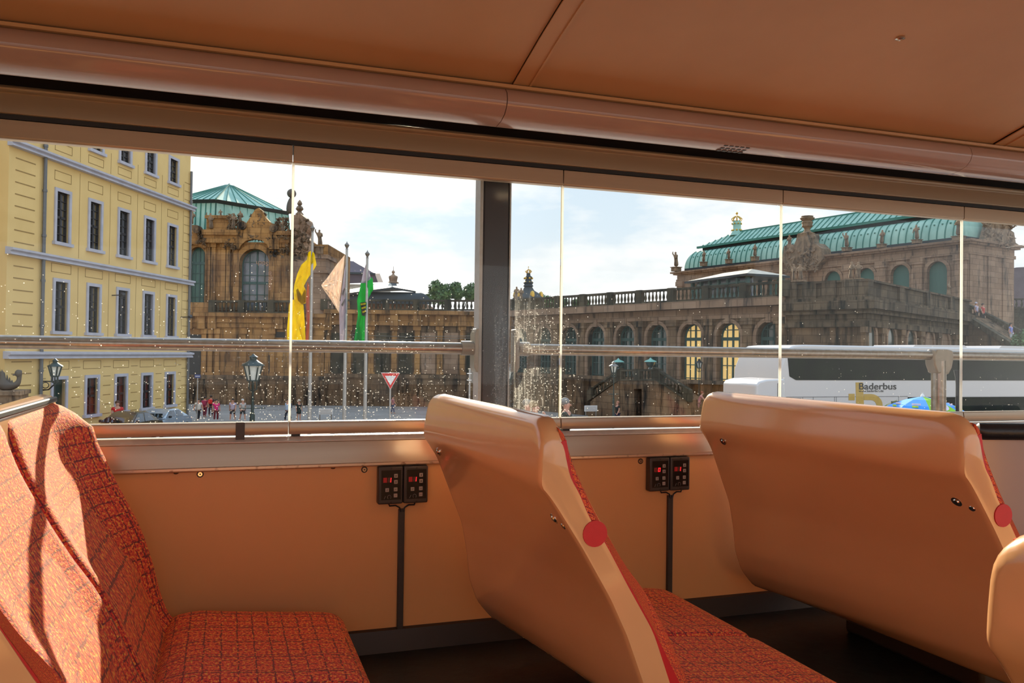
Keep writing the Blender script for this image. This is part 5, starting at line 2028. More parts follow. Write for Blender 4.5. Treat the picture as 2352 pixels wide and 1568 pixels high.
# globe bearer on the roof edge
p = at_depth(667, 492, 97)
t = thing('globe_bearer_statue', 'tall statue shouldering a big globe on the roof edge of the left pavilion', 'statue', p, 0)
k = 97 / FPX
J = [(0, 0, 0, 9.5 * k), (-2 * k, 0, 12 * k, 8.5 * k), (-2 * k, 0, 24 * k, 7 * k), (0, 0, 33 * k, 5 * k), (2 * k, 0, 39 * k, 4 * k)]
mesh_obj('figure', skin_mesh('globe_bearer', J, [(i, i + 1) for i in range(4)], M['bronze'], 1), t)
b = MB()
b.ball((2 * k, 0, 48 * k), 10.5 * k, 16, 10)
b.build('globe', M['bronze'], t, angle=60)

# ================= trees
def tree(px, ytop, ybot, wpx, D, label, n=2600, seed=1, zg=None, lf=1.0):
    r = random.Random(seed)
    k = D / FPX
    c_ = at_depth(px, (ytop + ybot) / 2, D)
    h = (ybot - ytop) * k
    zg_ = ZG if zg is None else zg
    t = thing('tree', label, 'tree', (c_.x, c_.y, zg_))
    zc = c_.z - zg_
    blobs = [(r.uniform(-.5, .5) * wpx * k, r.uniform(-.3, .3) * wpx * k, zc + h * r.uniform(-.35, .22), h * r.uniform(.22, .36)) for _ in range(14)]
    b = MB()
    for _ in range(n):
        x, y, z, rad = r.choice(blobs)
        d = Vector((r.gauss(0, 1), r.gauss(0, 1), r.gauss(0, 1))).normalized()
        p = Vector((x, y, z)) + d * rad * r.uniform(.7, 1.0)
        a = Vector((r.gauss(0, 1), r.gauss(0, 1), r.gauss(0, 1))).normalized()
        q = a.cross(d).normalized()
        s_ = r.uniform(.25, .55) * lf
        b.poly([p - a * s_, p + q * s_ * .5, p + a * s_, p - q * s_ * .5])
    b.build('foliage', M['leaf'], t, smooth=False)
    b = MB()
    b.tube([(0, 0, 0), (.2, 0, zc * .5), (0, .1, zc)], [.5, .4, .15], 8)
    for x, y, z, rad in blobs[:6]:
        b.tube([(0, 0, zc * .55), (x, y, z)], [.2, .05], 5)
    b.build('trunk', M['bark'], t)
    return t


tree(1046, 646, 700, 108, 150, 'green tree behind the gallery, just left of the dark pillar', 5200, 4, lf=.75)
tree(1268, 674, 706, 60, 165, 'green treetop behind the arcade, right of the crown gate dome', 1600, 9)
tree(1336, 680, 704, 28, 165, 'small green treetop just right of the second window divider', 800, 12)
tree(2350, 752, 812, 44, 62, 'leafy bush at the right edge above the white coach', 2600, 15, lf=.38)

# ================= flags
def flagpole(px, ytop, D, label):
    top = at_depth(px, ytop, D)
    t = thing('flagpole', label, 'flagpole', (top.x, top.y, ZG), 0, 'flagpoles on the square')
    H_ = top.z - ZG
    k = D / FPX
    b = MB()
    b.tube([(0, 0, 0), (0, 0, H_ - 17 * k)], [4.6 * k, 2.7 * k], 12)
    b.build('pole', M['polegrey'], t)
    b = MB()
    b.lathe([(2.6 * k, -19 * k), (3.2 * k, -18 * k), (2 * k, -16 * k), (5.6 * k, -9 * k), (5.4 * k, -8 * k), (1.2 * k, -3 * k), (.3 * k, 0)], (0, 0, H_), 10)
    b.build('finial', M['cast'], t)
    return t


D1, D2, D3 = 46, 46, 46
flagpole(718, 515, D1, 'left flagpole, carrying the yellow flag')
flagpole(797, 554, D2, 'middle flagpole, carrying the cream flag')
flagpole(844, 574, D3, 'right flagpole, carrying the green flag')


def flag(name, label, D, panels, group=None):
    """panels: list of (part name, material, outline px, depth offset)"""
    first = at_depth(*panels[0][2][0], D)
    t = thing(name, label, 'flag', first, 0, group)
    for nm, m_, pts, dd in panels:
        b = MB()
        k = len(pts)
        cen_ = (sum(p[0] for p in pts) / k, sum(p[1] for p in pts) / k)
        n0 = 0
        # dense outline grid with soft folds
        ring = []
        for i in range(k):
            p, q = pts[i], pts[(i + 1) % k]
            for s_ in range(4):
                ring.append((p[0] + (q[0] - p[0]) * s_ / 4, p[1] + (q[1] - p[1]) * s_ / 4))
        lev = [1.0, .75, .5, .25, .02]
        for side in (0, 1):
            rows_ = []
            for l_ in lev:
                row = []
                for (x, y) in ring:
                    xx, yy = cen_[0] + (x - cen_[0]) * l_, cen_[1] + (y - cen_[1]) * l_
                    w_ = .16 * sin(xx * .42 + yy * .05) + .10 * sin(yy * .11 + xx * .1)
                    row.append(at_depth(xx, yy, D + dd + w_ + side * .015) - first)
                rows_.append(row)
            b.rings(rows_, caps=False)
        b.build(nm, m_, t, angle=60)
    return t


flag('flag', 'long yellow flag hanging twisted from the left pole', D1, [
    ('upper_cloth', M['fyellow'], [(708, 579), (716, 575), (722, 582), (727, 608), (723, 616), (706, 641), (698, 657), (676, 654), (683, 628), (692, 608), (705, 596)], 0),
    ('middle_cloth', M['fyellow'], [(676, 654), (698, 657), (703, 668), (702, 696), (692, 700), (676, 690), (674, 668)], .12),
    ('lower_cloth', M['fyellow'], [(674, 688), (684, 694), (697, 700), (700, 740), (703, 800), (704, 806), (660, 806), (659, 760), (664, 700), (668, 688)], .05),
    ('printed_emblem', M['fochre'], [(680, 666), (684, 662), (690, 688), (698, 684), (700, 664), (703, 668), (702, 694), (694, 699), (684, 690)], -.15)])
flag('flag', 'narrow dull pink flag hanging in folds beside the yellow one', D1, [('cloth', M['fpink'], [(706, 646), (710, 655), (711, 700), (712, 740), (707, 800), (700, 800), (704, 740), (703, 690)], .3)])
flag('flag', 'cream flag with its shaded part coloured lilac, faintly printed, on the middle pole', D2, [
    ('fly_cloth', M['fwhite'], [(792, 585), (789, 620), (780, 692), (776, 688), (757, 668), (738, 654), (750, 640), (775, 605)], 0),
    ('fold_cloth', M['fwhite'], [(738, 654), (742, 663), (757, 684), (779, 718), (781, 692), (762, 668)], .2),
    ('hoist_cloth', M['flilac'], [(791, 620), (795, 600), (796, 700), (796, 806), (781, 806), (779, 715), (782, 690)], -.1),
    ('printed_letters', M['cast'], [(784, 700), (791, 686), (792, 690), (787, 704)], -.32),
    ('printed_letters', M['cast'], [(786, 674), (791, 660), (792, 664), (788, 680)], -.32)])
flag('flag', 'green flag with white top and black-and-yellow bars on the right pole', D3, [
    ('white_cloth', M['flilac'], [(843, 600), (847, 620), (852, 640), (838, 650), (829, 650), (835, 622)], 0),
    ('green_cloth', M['fgreen'], [(829, 648), (838, 646), (850, 634), (856, 640), (858, 664), (850, 674), (842, 680), (842, 720), (838, 800), (830, 806), (806, 806), (814, 790), (822, 720), (820, 690), (826, 665)], .05),
    ('lower_fold', M['fgreen'], [(822, 722), (826, 750), (832, 790), (830, 806), (806, 806), (812, 790)], -.1),
    ('arms', M['fblack'], [(827, 695), (840, 693), (841, 716), (837, 726), (831, 724)], -.22),
    ('arms_bar', M['fyellow'], [(828, 697), (840, 695), (840, 699), (829, 701)], -.34),
    ('arms_bar', M['fyellow'], [(830, 706), (840, 703), (840, 707), (831, 710)], -.34),
    ('arms_bar', M['fyellow'], [(832, 715), (840, 712), (839, 716), (833, 719)], -.34)])

# ================= lanterns and signs
def lantern(px, ytop, ybot, D, label, cap='lampgreen', pole=True, zg=ZG, arm=True):
    """lantern head from ytop to ybot on a post"""
    top, bot = at_depth(px, ytop, D), at_depth(px, ybot, D)
    H_ = top.z - bot.z
    t = thing('street_lamp', label, 'street lamp', (top.x, top.y, zg), 0, 'old-style street lamps')
    z0_ = bot.z - zg
    w = H_ * .36
    if pole:
        b = MB()
        b.lathe([(w * .55, 0), (w * .5, .5), (w * .28, .6), (w * .26, z0_ * .62), (w * .16, z0_ * .66), (w * .11, z0_ - .45), (w * .11, z0_)], seg=10)
        if arm:
            b.tube([(-w * 1.3, 0, z0_ * .70), (w * 1.3, 0, z0_ * .70)], .025, 6)
        for i in range(4):
            a = pi / 2 * i + pi / 4
            b.tube([(0, 0, z0_ - H_ * .42), (w * .55 * cos(a), w * .55 * sin(a), z0_ - H_ * .3), (w * .5 * cos(a), w * .5 * sin(a), z0_)], .022, 5)
        b.build('post', M[cap] if cap == 'lampgreen' else M['lampgreen'], t)
    b = MB()
    n_ = 6
    for i in range(n_):
        a = 2 * pi * i / n_
        b.bar((w * .52 * cos(a), w * .52 * sin(a), z0_), (w * .92 * cos(a), w * .92 * sin(a), z0_ + H_ * .56), .04 + w * .06)
    b.lathe([(w * .56, -.03), (w * .56, .03)], (0, 0, z0_), 6)
    b.build('frame', M['lampgreen'], t, smooth=False)
    b = MB()
    b.lathe([(w * .50, 0.03), (w * .88, H_ * .56)], (0, 0, z0_), 6)
    b.build('glazing', M['lampglass'], t, smooth=False)
    b = MB()
    b.lathe([(w * 1.16, H_ * .55), (w * 1.1, H_ * .6), (w * .62, H_ * .70), (w * .36, H_ * .78), (w * .36, H_ * .86), (w * .46, H_ * .88), (w * .2, H_ * .94), (w * .05, H_)], (0, 0, z0_), 10)
    b.build('cap', M[cap], t, angle=40)
    return t


lantern(582, 812, 874, 38, 'large lit-up street lamp with a dark green cap, in front of the left pavilion')
lantern(127, 823, 864, 33, 'street lamp standing in front of the yellow palace wall', arm=False)
lantern(1410, 829, 856, 52, 'small grey street lamp in front of the left flight of the double staircase', 'cast')
lantern(1168, 833, 871, 36, 'pale street lamp half hidden by the dark pillar', 'cast')
for px, yt, yb_, y_, lab in ((1420, 822, 847, YS + .3, 'lamp with a verdigris cap at the left end of the staircase landing'), (1494, 821, 847, YS + .3, 'lamp with a verdigris cap at the right end of the staircase landing')):
    u_, z0_ = fr.uv(px, yb_, y_)
    z1_ = fr.z(px, yt, y_)
    p = fr.world(u_, y_, z0_)
    H_ = z1_ - z0_
    t = thing('landing_lamp', lab, 'lamp', p, fr.rot, 'staircase landing lamps')
    b = MB()
    b.lathe([(.2, 0), (.12, .12), (.3, .3), (.38, H_ * .62), (.05, H_ * .62)], seg=8)
    b.build('lantern', M['archglass'], t, smooth=False)
    b = MB()
    b.lathe([(.5, H_ * .62), (.42, H_ * .72), (.12, H_ * .86), (.03, H_)], seg=10)
    b.build('cap', M['verd'], t)
u_, z0_ = fr.uv(1606, 845, -1.6)
lantern(1606, 823, 845, fr.world(u_, -1.6, z0_).dot(CF), 'dark lantern silhouetted against the yellow lit arch window', 'black', arm=False)


def post_at(name, px, ytop, D, label, cat, zg=ZG, r=.035):
    top = at_depth(px, ytop, D)
    t = thing(name, label, cat, (top.x, top.y, zg))
    b = MB()
    b.tube([(0, 0, 0), (0, 0, top.z - zg)], r, 8)
    b.build('post', M['polegrey'], t)
    return t, top.z - zg


t, h = post_at('give_way_sign', 897, 855, 36, 'red and white triangular give-way sign on a thin post', 'traffic sign', ZG + 1)
k = 36 / FPX
for nm, m_, s_, y_ in (('rim', M['signred'], 1.0, -.05), ('panel', M['signwhite'], .64, -.062)):
    b = MB()
    cy = h - 14 * k
    tri = [(-20 * k * s_, cy + 12 * k * s_ - (1.5 * k if s_ < 1 else 0)), (0, cy - 24 * k * s_ + 0 * k), (20 * k * s_, cy + 12 * k * s_ - (1.5 * k if s_ < 1 else 0))]
    b.prism(tri, y_, y_ + .02)
    o = b.build(nm, m_, t, smooth=False)
    o.rotation_euler = (0, 0, -radians(9))
b = MB()
b.prism([(-21.5 * k, h - .8 * k), (0, h - 40 * k), (21.5 * k, h - .8 * k)], -.03, -.012)
o = b.build('white_edge', M['signwhite'], t, smooth=False)
o.rotation_euler = (0, 0, -radians(9))
t, h = post_at('street_sign', 454, 860, 52, 'small dark blue street sign on a post by the yellow palace', 'sign')
b = MB()
b.box(-.17, .17, -.05, -.03, h - .2, h)
b.build('plate', M['signblue'], t, smooth=False)
b = MB()
b.box(-.13, .13, -.056, -.05, h - .12, h - .08)
b.build('lettering', M['signwhite'], t, smooth=False)
t, h = post_at('sign_post', 1079, 846, 30, 'sign post seen from behind with two plates, left of the dark pillar', 'sign', ZN)
for z_ in (h - .18, h - .42):
    b = MB()
    b.box(-.02, .30, -.02, 0.0, z_ - .1, z_ + .14)
    b.build('plate', M['cast'], t, smooth=False)
    b = MB()
    b.box(-.11, .06, -.05, -.03, z_ - .012, z_ + .012)
    b.build('bracket', M['bright'], t, smooth=False)
for px, py, lab in ((748, 945, 'low pale information board on the square, below the flagpoles'), (1357, 938, 'low pale information board below the left flight of the double staircase')):
    p = at_depth(px, py, 66)
    t = thing('information_board', lab, 'board', (p.x, p.y, ZG), 0, 'low information boards')
    b = MB()
    zc = p.z - ZG
    b.box(-.55, .55, -.03, .03, zc - .22, zc + .24)
    b.build('board', M['signwhite'], t, smooth=False)
    b = MB()
    for q in range(4):
        b.box(-.5, .5, -.045, -.03, zc - .17 + q * .1, zc - .14 + q * .1)
    b.build('printing', M['cast'], t, smooth=False)
    b = MB()
    for sg in (-.45, .45):
        b.box(sg - .04, sg + .04, -.03, .03, 0, zc - .22)
    b.build('legs', M['cast'], t, smooth=False)
p = at_depth(2200, 850, 21)
t = thing('street_post', 'dark post standing in front of the coach, right of the rail upright', 'post', (p.x, p.y, ZN))
b = MB()
h = p.z - ZN
b.tube([(0, 0, 0), (0, 0, h - .35), (0, 0, h - .2), (0, 0, h)], [.05, .05, .06, .10], 10)
b.build('shaft', M['black'], t)
# overhead wires
for (a, Da, c_, Dc, lab) in (((780, 768), 50, (1110, 771), 40, 'upper thin overhead wire across the gallery front'), ((780, 778), 50, (1110, 775), 40, 'lower thin overhead wire across the gallery front'), ((2310, 569), 70, (2480, 535), 60, 'thin overhead wire at the right edge of the sky')):
    p, q = at_depth(*a, Da), at_depth(*c_, Dc)
    b = MB()
    b.tube([(0, 0, 0), ((q - p) * .5) - Vector((0, 0, .08)), q - p], .014, 5)
    tag(b.build('overhead_wire', M['wire'], None, loc=p), lab, 'wire', 'overhead wires')

# winged stone carving before the yellow wing
p = at_depth(24, 905, 32)
t = thing('fountain_sculpture', 'dark carved sculpture with a raised wing and a head, at the left edge', 'sculpture', (p.x, p.y, ZG))
k = 32 / FPX
h = p.z - ZG
b = MB()
b.box(-60 * k, 27 * k, -.8, .8, 0, h)
b.box(-60 * k, 31 * k, -.9, .9, h, h + 9 * k)
b.build('plinth', M['carved'], t, smooth=False)
J = [(-30 * k, 0, h + 18 * k, 9 * k), (-14 * k, 0, h + 18 * k, 9 * k), (2 * k, 0, h + 16 * k, 9 * k), (14 * k, 0, h + 22 * k, 8 * k), (17 * k, 0, h + 34 * k, 5 * k), (17 * k, -.02, h + 46 * k, 6.5 * k), (20 * k, 0, h + 56 * k, 3 * k), (-16 * k, 0, h + 34 * k, 7 * k), (-18 * k, 0, h + 54 * k, 3 * k)]
b = MB()
for i in range(7):
    a = radians(100 - i * 11)
    x_ = -14 * k + i * 2.2 * k
    b.tube([(x_, .1, h + 20 * k), (x_ + 14 * k * cos(a) - 6 * k, .15, h + (30 - i) * k), (x_ - 12 * k + 3 * k * i, .2, h + (62 - i * 6) * k)], [3.2 * k, 3.4 * k, .8 * k], 6)
b.build('wing', M['bronze'], t)
b = MB()
b.ball((15.5 * k, -.05, h + 48 * k), 7.5 * k, 10, 7, sz=1.15)
b.tube([(12 * k, -.05, h + 46 * k), (5 * k, -.1, h + 44 * k)], [3.5 * k, 1.5 * k], 6)
b.build('head', M['bronze'], t)
mesh_obj('figure', skin_mesh('winged_figure', J, [(0, 1), (1, 2), (2, 3), (3, 4), (4, 5), (5, 6), (1, 7), (7, 8)], M['bronze'], 1), t)

# ================= people
def person(pos, h, rz, label, shirt, legs, hair=(.05, .035, .025), sleeve='short', skirt=False, shorts=False, pose='stand', hat=None, bag=None, seed=0, hold=None):
    r = random.Random(seed)
    s_ = h / 1.75
    st_ = .20 if pose == 'walk' else .05
    y1, y2 = (-st_, st_) if seed % 2 else (st_, -st_)
    lean = -.22 if pose == 'bend' else 0
    J = [(0, 0, .93, .15, .11), (0, lean * .3, 1.15, .125, .10), (0, lean * .7, 1.36, .165, .11), (0, lean, 1.48, .055), (0, lean * 1.2 - .01, 1.58, .085, .095), (0, lean * 1.2 - .01, 1.69, .075, .085)]
    E_ = [(0, 1), (1, 2), (2, 3), (3, 4), (4, 5)]
    for sg, yy in ((-1, y1), (1, y2)):
        k = len(J)
        J += [(sg * .095, 0, .86, .088), (sg * .10, yy * .55 - .02, .49, .062), (sg * .10, yy + .02, .10, .042), (sg * .11, yy - .10, .04, .038)]
        E_ += [(0, k), (k, k + 1), (k + 1, k + 2), (k + 2, k + 3)]
    arm_pts = []
    for sg, yy in ((-1, y2), (1, y1)):
        k = len(J)
        if hold == 'folded':
            a = [(sg * .20, lean * .8, 1.39, .052), (sg * .25, lean - .04, 1.13, .042), (-sg * .02, lean - .22, 1.14, .032), (-sg * .10, lean - .2, 1.16, .028)]
        elif hold == 'face' and sg > 0:
            a = [(sg * .20, lean * .8, 1.39, .052), (sg * .25, lean - .12, 1.16, .042), (sg * .12, lean - .22, 1.38, .032), (sg * .07, lean - .17, 1.52, .030)]
        elif pose == 'bend':
            a = [(sg * .20, lean * .8, 1.38, .052), (sg * .22, lean - .16, 1.14, .042), (sg * .16, lean - .3, .95, .032), (sg * .14, lean - .34, .87, .028)]
        else:
            a = [(sg * .20, lean * .8, 1.39, .052), (sg * .26, yy * .4 + .02, 1.11, .042), (sg * .27, yy * .8 - .06, .87, .032), (sg * .265, yy * .9 - .09, .77, .028)]
        J += a
        arm_pts.append(a)
        E_ += [(2, k), (k, k + 1), (k + 1, k + 2), (k + 2, k + 3)]
    body = mesh_obj('person', skin_mesh('person_body', J, E_, M['skin'], 1), None, pos, rz, (s_ * 1.12, s_ * 1.08, s_))
    tag(body, label, 'person', 'people on the square')
    # shirt with sleeves
    g = 1.22
    S_ = [(x, y, z - (.10 if i_ == 0 else 0), *[q * g for q in rr]) for i_, (x, y, z, *rr) in enumerate(J[0:3])] + [(J[3][0], J[3][1], 1.47, .09)]
    if skirt:
        S_[0] = (0, 0, .90, .20, .17)
    Es = [(0, 1), (1, 2), (2, 3)]
    for a in arm_pts:
        k = len(S_)
        nseg = 2 if sleeve == 'short' else 3
        for i in range(nseg):
            x, y, z, rr = a[i]
            if sleeve == 'short' and i == 1:
                x, y, z = (a[0][0] + a[1][0]) / 2, (a[0][1] + a[1][1]) / 2, (a[0][2] + a[1][2]) / 2
            S_.append((x, y, z, rr * 1.35))
            Es.append((2 if i == 0 else k + i - 1, k + i))
    if skirt:
        k = len(S_)
        S_.append((0, 0, .55, .23, .2))
        Es.append((0, k))
    mesh_obj('dress' if skirt else 'shirt', skin_mesh('shirt', S_, Es, cloth(shirt), 1), body)
    if not skirt:
        T_ = [(0, 0, .94, .165, .125)]
        Et = []
        for sg, yy in ((-1, y1), (1, y2)):
            k = len(T_)
            T_ += [(sg * .095, 0, .84, .10), (sg * .10, yy * .55 - .02, .50, .078)]
            Et += [(0, k), (k, k + 1)]
            if not shorts:
                T_.append((sg * .10, yy + .02, .13, .062))
                Et.append((k + 1, k + 2))
        mesh_obj('shorts' if shorts else 'trousers', skin_mesh('trousers', T_, Et, cloth(legs), 1), body)
    hy = lean * 1.2
    b = MB()
    b.ball((0, hy + .034, 1.682), .106, 12, 8, sx=1.0, sy=1.05, sz=1.0)
    b.build('hair', cloth(hair), body, angle=70)
    # facial features
    b = MB()
    b.ball((0, hy - .108, 1.60), .016, 6, 4, sz=1.5)
    for sg in (-1, 1):
        b.ball((sg * .088, hy, 1.60), .02, 6, 4, sx=.5, sz=1.5)
    b.build('nose_and_ears', M['skin'], body)
    if hat:
        b = MB()
        b.lathe([(.17, 0), (.17, .015), (.10, .02), (.09, .10), (.02, .12)], (0, hy, 1.69), 14)
        b.build('hat', cloth(hat), body)
    if bag:
        b = MB()
        b.box(-.15, .15, lean * .7 + .12, lean * .7 + .28, 1.06, 1.44)
        b.build('backpack', cloth(bag), body, bevel=.05, segs=3)
    return body


def at_ground(px, yfeet, zg):
    d = ray(px, yfeet)
    return d * (zg / d.z)


WALKERS = [
    (270, 968, 1.86, .2, 'person in a red shirt with folded arms by the yellow palace wall', dict(shirt=(.55, .02, .02), legs=(.05, .04, .05), hair=(.10, .05, .03), hold='folded')),
    (455, 966, 1.72, .4, 'person in a white top and dark trousers beside the blue street sign post', dict(shirt=(.75, .70, .62), legs=(.03, .03, .035), pose='walk')),
    (470, 958, 1.70, 2.6, 'person with a maroon backpack seen from behind, next to the blue sign post', dict(shirt=(.30, .02, .06), legs=(.16, .02, .04), bag=(.35, .03, .08))),
    (484, 956, 1.74, 2.9, 'dark-clothed person with a bright red backpack', dict(shirt=(.05, .02, .03), legs=(.05, .03, .04), bag=(.65, .03, .02))),
    (496, 967, 1.70, .3, 'person in a bright pink shirt and dark red trousers', dict(shirt=(.72, .03, .20), legs=(.16, .02, .03), sleeve='short')),
    (534, 966, 1.72, -.4, 'person in a pale lilac shirt and dark shorts walking', dict(shirt=(.48, .42, .55), legs=(.04, .035, .04), shorts=True, pose='walk')),
    (557, 966, 1.70, .5, 'white-haired person in a pale grey shirt and dark shorts', dict(shirt=(.50, .45, .42), legs=(.05, .05, .05), shorts=True, hair=(.6, .58, .55), pose='walk')),
    (661, 968, 1.76, -.8, 'person in a light blue shirt with a dark shoulder bag at the first window divider', dict(shirt=(.40, .52, .70), legs=(.03, .035, .05), sleeve='long', pose='walk', bag=(.02, .02, .03))),
    (686, 966, 1.66, .5, 'person in a black dress and a pale sun hat', dict(shirt=(.02, .025, .02), legs=(.1, .05, .04), skirt=True, hat=(.65, .55, .42))),
    (902, 950, 1.62, 1.0, 'person in a reddish top and jeans walking behind the give-way sign', dict(shirt=(.42, .16, .16), legs=(.07, .10, .18), pose='walk')),
    (1070, 966, 1.72, .2, 'orange-haired person whose head shows above the middle seat', dict(shirt=(.40, .04, .03), legs=(.05, .05, .05), hair=(.62, .30, .16))),
    (1418, 957, 1.9, -1.4, 'person in a black T-shirt and dark trousers striding left below the staircase', dict(shirt=(.015, .017, .016), legs=(.03, .035, .07), pose='walk', hair=(.45, .2, .12))),
    (1606, 958, 1.7, .9, 'person in a pink top bending forward near the foot of the staircase', dict(shirt=(.55, .22, .22), legs=(.45, .2, .18), shorts=True, pose='bend', hair=(.3, .09, .05))),
]
for i, (px, yf, h, rz, lab, kw) in enumerate(WALKERS):
    p = at_ground(px, yf, ZG)
    if px == 270:
        p = at_depth(270, 920, 45.3)
    zf_ = ZG + .85 if px == 270 else ZG
    if px == 1418:
        p = at_depth(px, 950, 65.5)
    if px == 1606:
        p = fr.world(fr.u(px, YS + 1.6), YS + 1.6, 0)
        zf_ = ZG + 1.2
    person((p.x, p.y, zf_), h, rz, lab, seed=i, **kw)
for i, (px, yh, D, rz, lab, kw) in enumerate((
        (1212, 919, 27, .5, 'grey-haired person in dark clothes, left one of the pair right of the pillar', dict(shirt=(.03, .025, .03), legs=(.03, .03, .03), hair=(.20, .17, .14))),
        (1229, 923, 26, .7, 'blond person in a pale lilac top holding a hand to the face', dict(shirt=(.62, .52, .55), legs=(.1, .1, .12), hair=(.30, .19, .09), sleeve='long', hold='face')),
        (1301, 916, 27, .9, 'white-haired person in a dark green shirt just right of the second window divider', dict(shirt=(.03, .04, .03), legs=(.05, .05, .05), hair=(.24, .22, .20))))):
    p = at_depth(px, yh, D)
    person((p.x, p.y, ZN), p.z - ZN, rz, lab, seed=20 + i, **kw)
for i, (px, yh, y_, lab, kw) in enumerate((
        (2204, 692, 1.2, 'tiny person in white behind the terrace parapet, left of the last divider', dict(shirt=(.7, .68, .72), legs=(.1, .1, .1))),
        (2243, 694, 2.0, 'tiny person in pale lilac at the top of the far stairs', dict(shirt=(.55, .50, .62), legs=(.1, .1, .1), hair=(.5, .45, .5))),
        (2258, 697, 1.8, 'tiny person in red at the top of the far stairs', dict(shirt=(.5, .06, .05), legs=(.03, .03, .03))),
        (2322, 742, 1.6, 'tiny person in blue and white halfway down the far stairs', dict(shirt=(.25, .28, .60), legs=(.5, .5, .5))))):
    p = f3.world(f3.uv(px, yh, y_)[0], y_, f3.z(px, yh, y_))
    person((p.x, p.y, p.z - 1.72), 1.72, .3, lab, seed=30 + i, **kw)

# ================= vehicles
def car(pos, rz, label, paint):
    t = thing('parked_car', label, 'car', pos, rz)
    L_, Wd, H_ = 4.5, 1.78, 1.43

    def sect(x, zt, zb_, w0, w1):
        return [(x, -w0, zb_), (x, -w0, zb_ + (zt - zb_) * .55), (x, -w1, zt), (x, w1, zt), (x, w0, zb_ + (zt - zb_) * .55), (x, w0, zb_)]
    b = MB()
    b.rings([sect(x, zt, .28, w0, w1) for x, zt, w0, w1 in ((-2.25, .72, .70, .62), (-2.1, .90, .82, .74), (-1.3, .97, .88, .80), (-.6, .99, .89, .82), (.8, .95, .89, .82), (1.7, .84, .86, .74), (2.15, .70, .76, .62), (2.25, .55, .68, .55))])
    b.build('body', paint, t, angle=25)
    b = MB()
    b.rings([[(x, -w0, .94), (x2, -w1, zt), (x2, w1, zt), (x, w0, .94)] for x, x2, zt, w0, w1 in ((-1.75, -1.70, .99, .74, .72), (-1.35, -.85, 1.38, .78, .60), (-.4, -.35, 1.43, .80, .62), (.35, .15, 1.40, .80, .61), (1.15, 1.05, .98, .77, .74))])
    b.build('roof', paint, t, angle=25)
    for sg in (-1, 1):
        for (xa, xb, xc, xd) in ((-1.15, -.30, -.42, -.84), (-.22, .78, .16, -.30)):
            b = MB()
            q = lambda x, z: (x, sg * (.80 - (z - .98) / .42 * .175 + .012), z)
            b.rings([[q(xa, 1.0), q(xb, .99), q(xc, 1.35), q(xd, 1.34)], [(p_[0], p_[1] - sg * .02, p_[2]) for p_ in (q(xa, 1.0), q(xb, .99), q(xc, 1.35), q(xd, 1.34))]])
            b.build('side_window', M['greywin'], t, smooth=False)
    for x, z, tl_ in ((.72, 1.19, -1), (-1.23, 1.2, 1)):
        b = MB()
        b.prism([(-.72, 0), (.72, 0), (.58, .36), (-.58, .36)], -.01, .01)
        o = b.build('windscreen' if tl_ < 0 else 'rear_window', M['winglass'], t, smooth=False)
        o.rotation_euler = (radians(-62 if tl_ > 0 else -58), 0, radians(90 if tl_ < 0 else -90))
        o.location = (1.10 if tl_ < 0 else -1.66, 0, 1.02)
    for x in (-1.35, 1.38):
        for sg in (-1, 1):
            b = MB()
            b.tube([(x, sg * .72, .31), (x, sg * .90, .31)], .31, 18)
            w = b.build('wheel', M['tyre'], t)
            b = MB()
            b.tube([(x, sg * .89, .31), (x, sg * .912, .31)], .19, 14)
            b.build('hub', M['bright'], w)
    for sg in (-1, 1):
        b = MB()
        b.box(.62, .78, sg * .88, sg * 1.02, .98, 1.10)
        b.build('mirror', M['black'], t, bevel=.03)
        b = MB()
        b.box(-2.24, -2.06, sg * .45, sg * .74, .66, .80)
        b.build('tail_light', M['signred'], t, bevel=.02)
        b = MB()
        b.box(2.05, 2.2, sg * .42, sg * .70, .56, .68)
        b.build('headlight', M['lampglass'], t, bevel=.02)
    return t


hd = fy.rot + pi
zp = ZG + 0.85
p = at_depth(368, 938, 46)
car((p.x, p.y, zp), hd, 'silver blue saloon car parked by the yellow palace', M['silver'])
p = at_depth(292, 944, 41.3)
oc = car((p.x, p.y, zp), hd, 'dark olive car behind the silver saloon, by the person in red', M['olive'])
oc.scale = (1, 1, 1.12)

# coach
YC = 22.0
cx0 = on_y(1787, 870, YC).x
zroof = on_y(2310, 800, YC).z
co = thing('coach', 'white touring coach with gold and black lettering at the right', 'bus', (cx0, YC, ZN))
cz_ = lambda px, py: on_y(px, py, YC).z - ZN
cxu = lambda px, py=880: on_y(px, py, YC).x - cx0
zr, zwb = zroof - ZN, cz_(2000, 873)
b = MB()
LC = 12.5
ends = [(0.0, 0.35), (0, zr * .55), (.06, zr * .8), (.35, zr - .16), (.6, zr - .04), (1.0, zr), (LC - .3, zr), (LC, zr - .3), (LC, .35)]
b.prism(ends, 0, 2.5)
b.build('body', M['white'], co, bevel=.06, segs=3)
b = MB()
xw0, xw1 = cxu(1806), cxu(1828, 872)
b.prism([(xw0, zr - .16), (xw0 + .05, zwb + .65), (xw1 - .25, zwb + .12), (xw1, zwb), (LC - .3, zwb), (LC - .3, zr - .16)], -.012, .03)
b.build('side_windows', M['busglass'], co, smooth=False)
b = MB()
b.prism([(cxu(2085), .6), (cxu(2085), cz_(2085, 912)), (LC - .3, cz_(2200, 912)), (LC - .3, .6)], -.012, .03)
b.build('lower_windows', M['busglass'], co, smooth=False)
b = MB()
b.prism([(cxu(2112, 804), zr - .02), (cxu(2118, 801), zr + .07), (cxu(2232, 800), zr + .09), (cxu(2240, 804), zr - .02)], .3, 2.2)
b.build('roof_hatch', M['white'], co, smooth=False)
b = MB()
b.prism([(cxu(2310, 800), zr - .02), (cxu(2318, 797), zr + .10), (LC, zr + .10), (LC, zr - .02)], .3, 2.2)
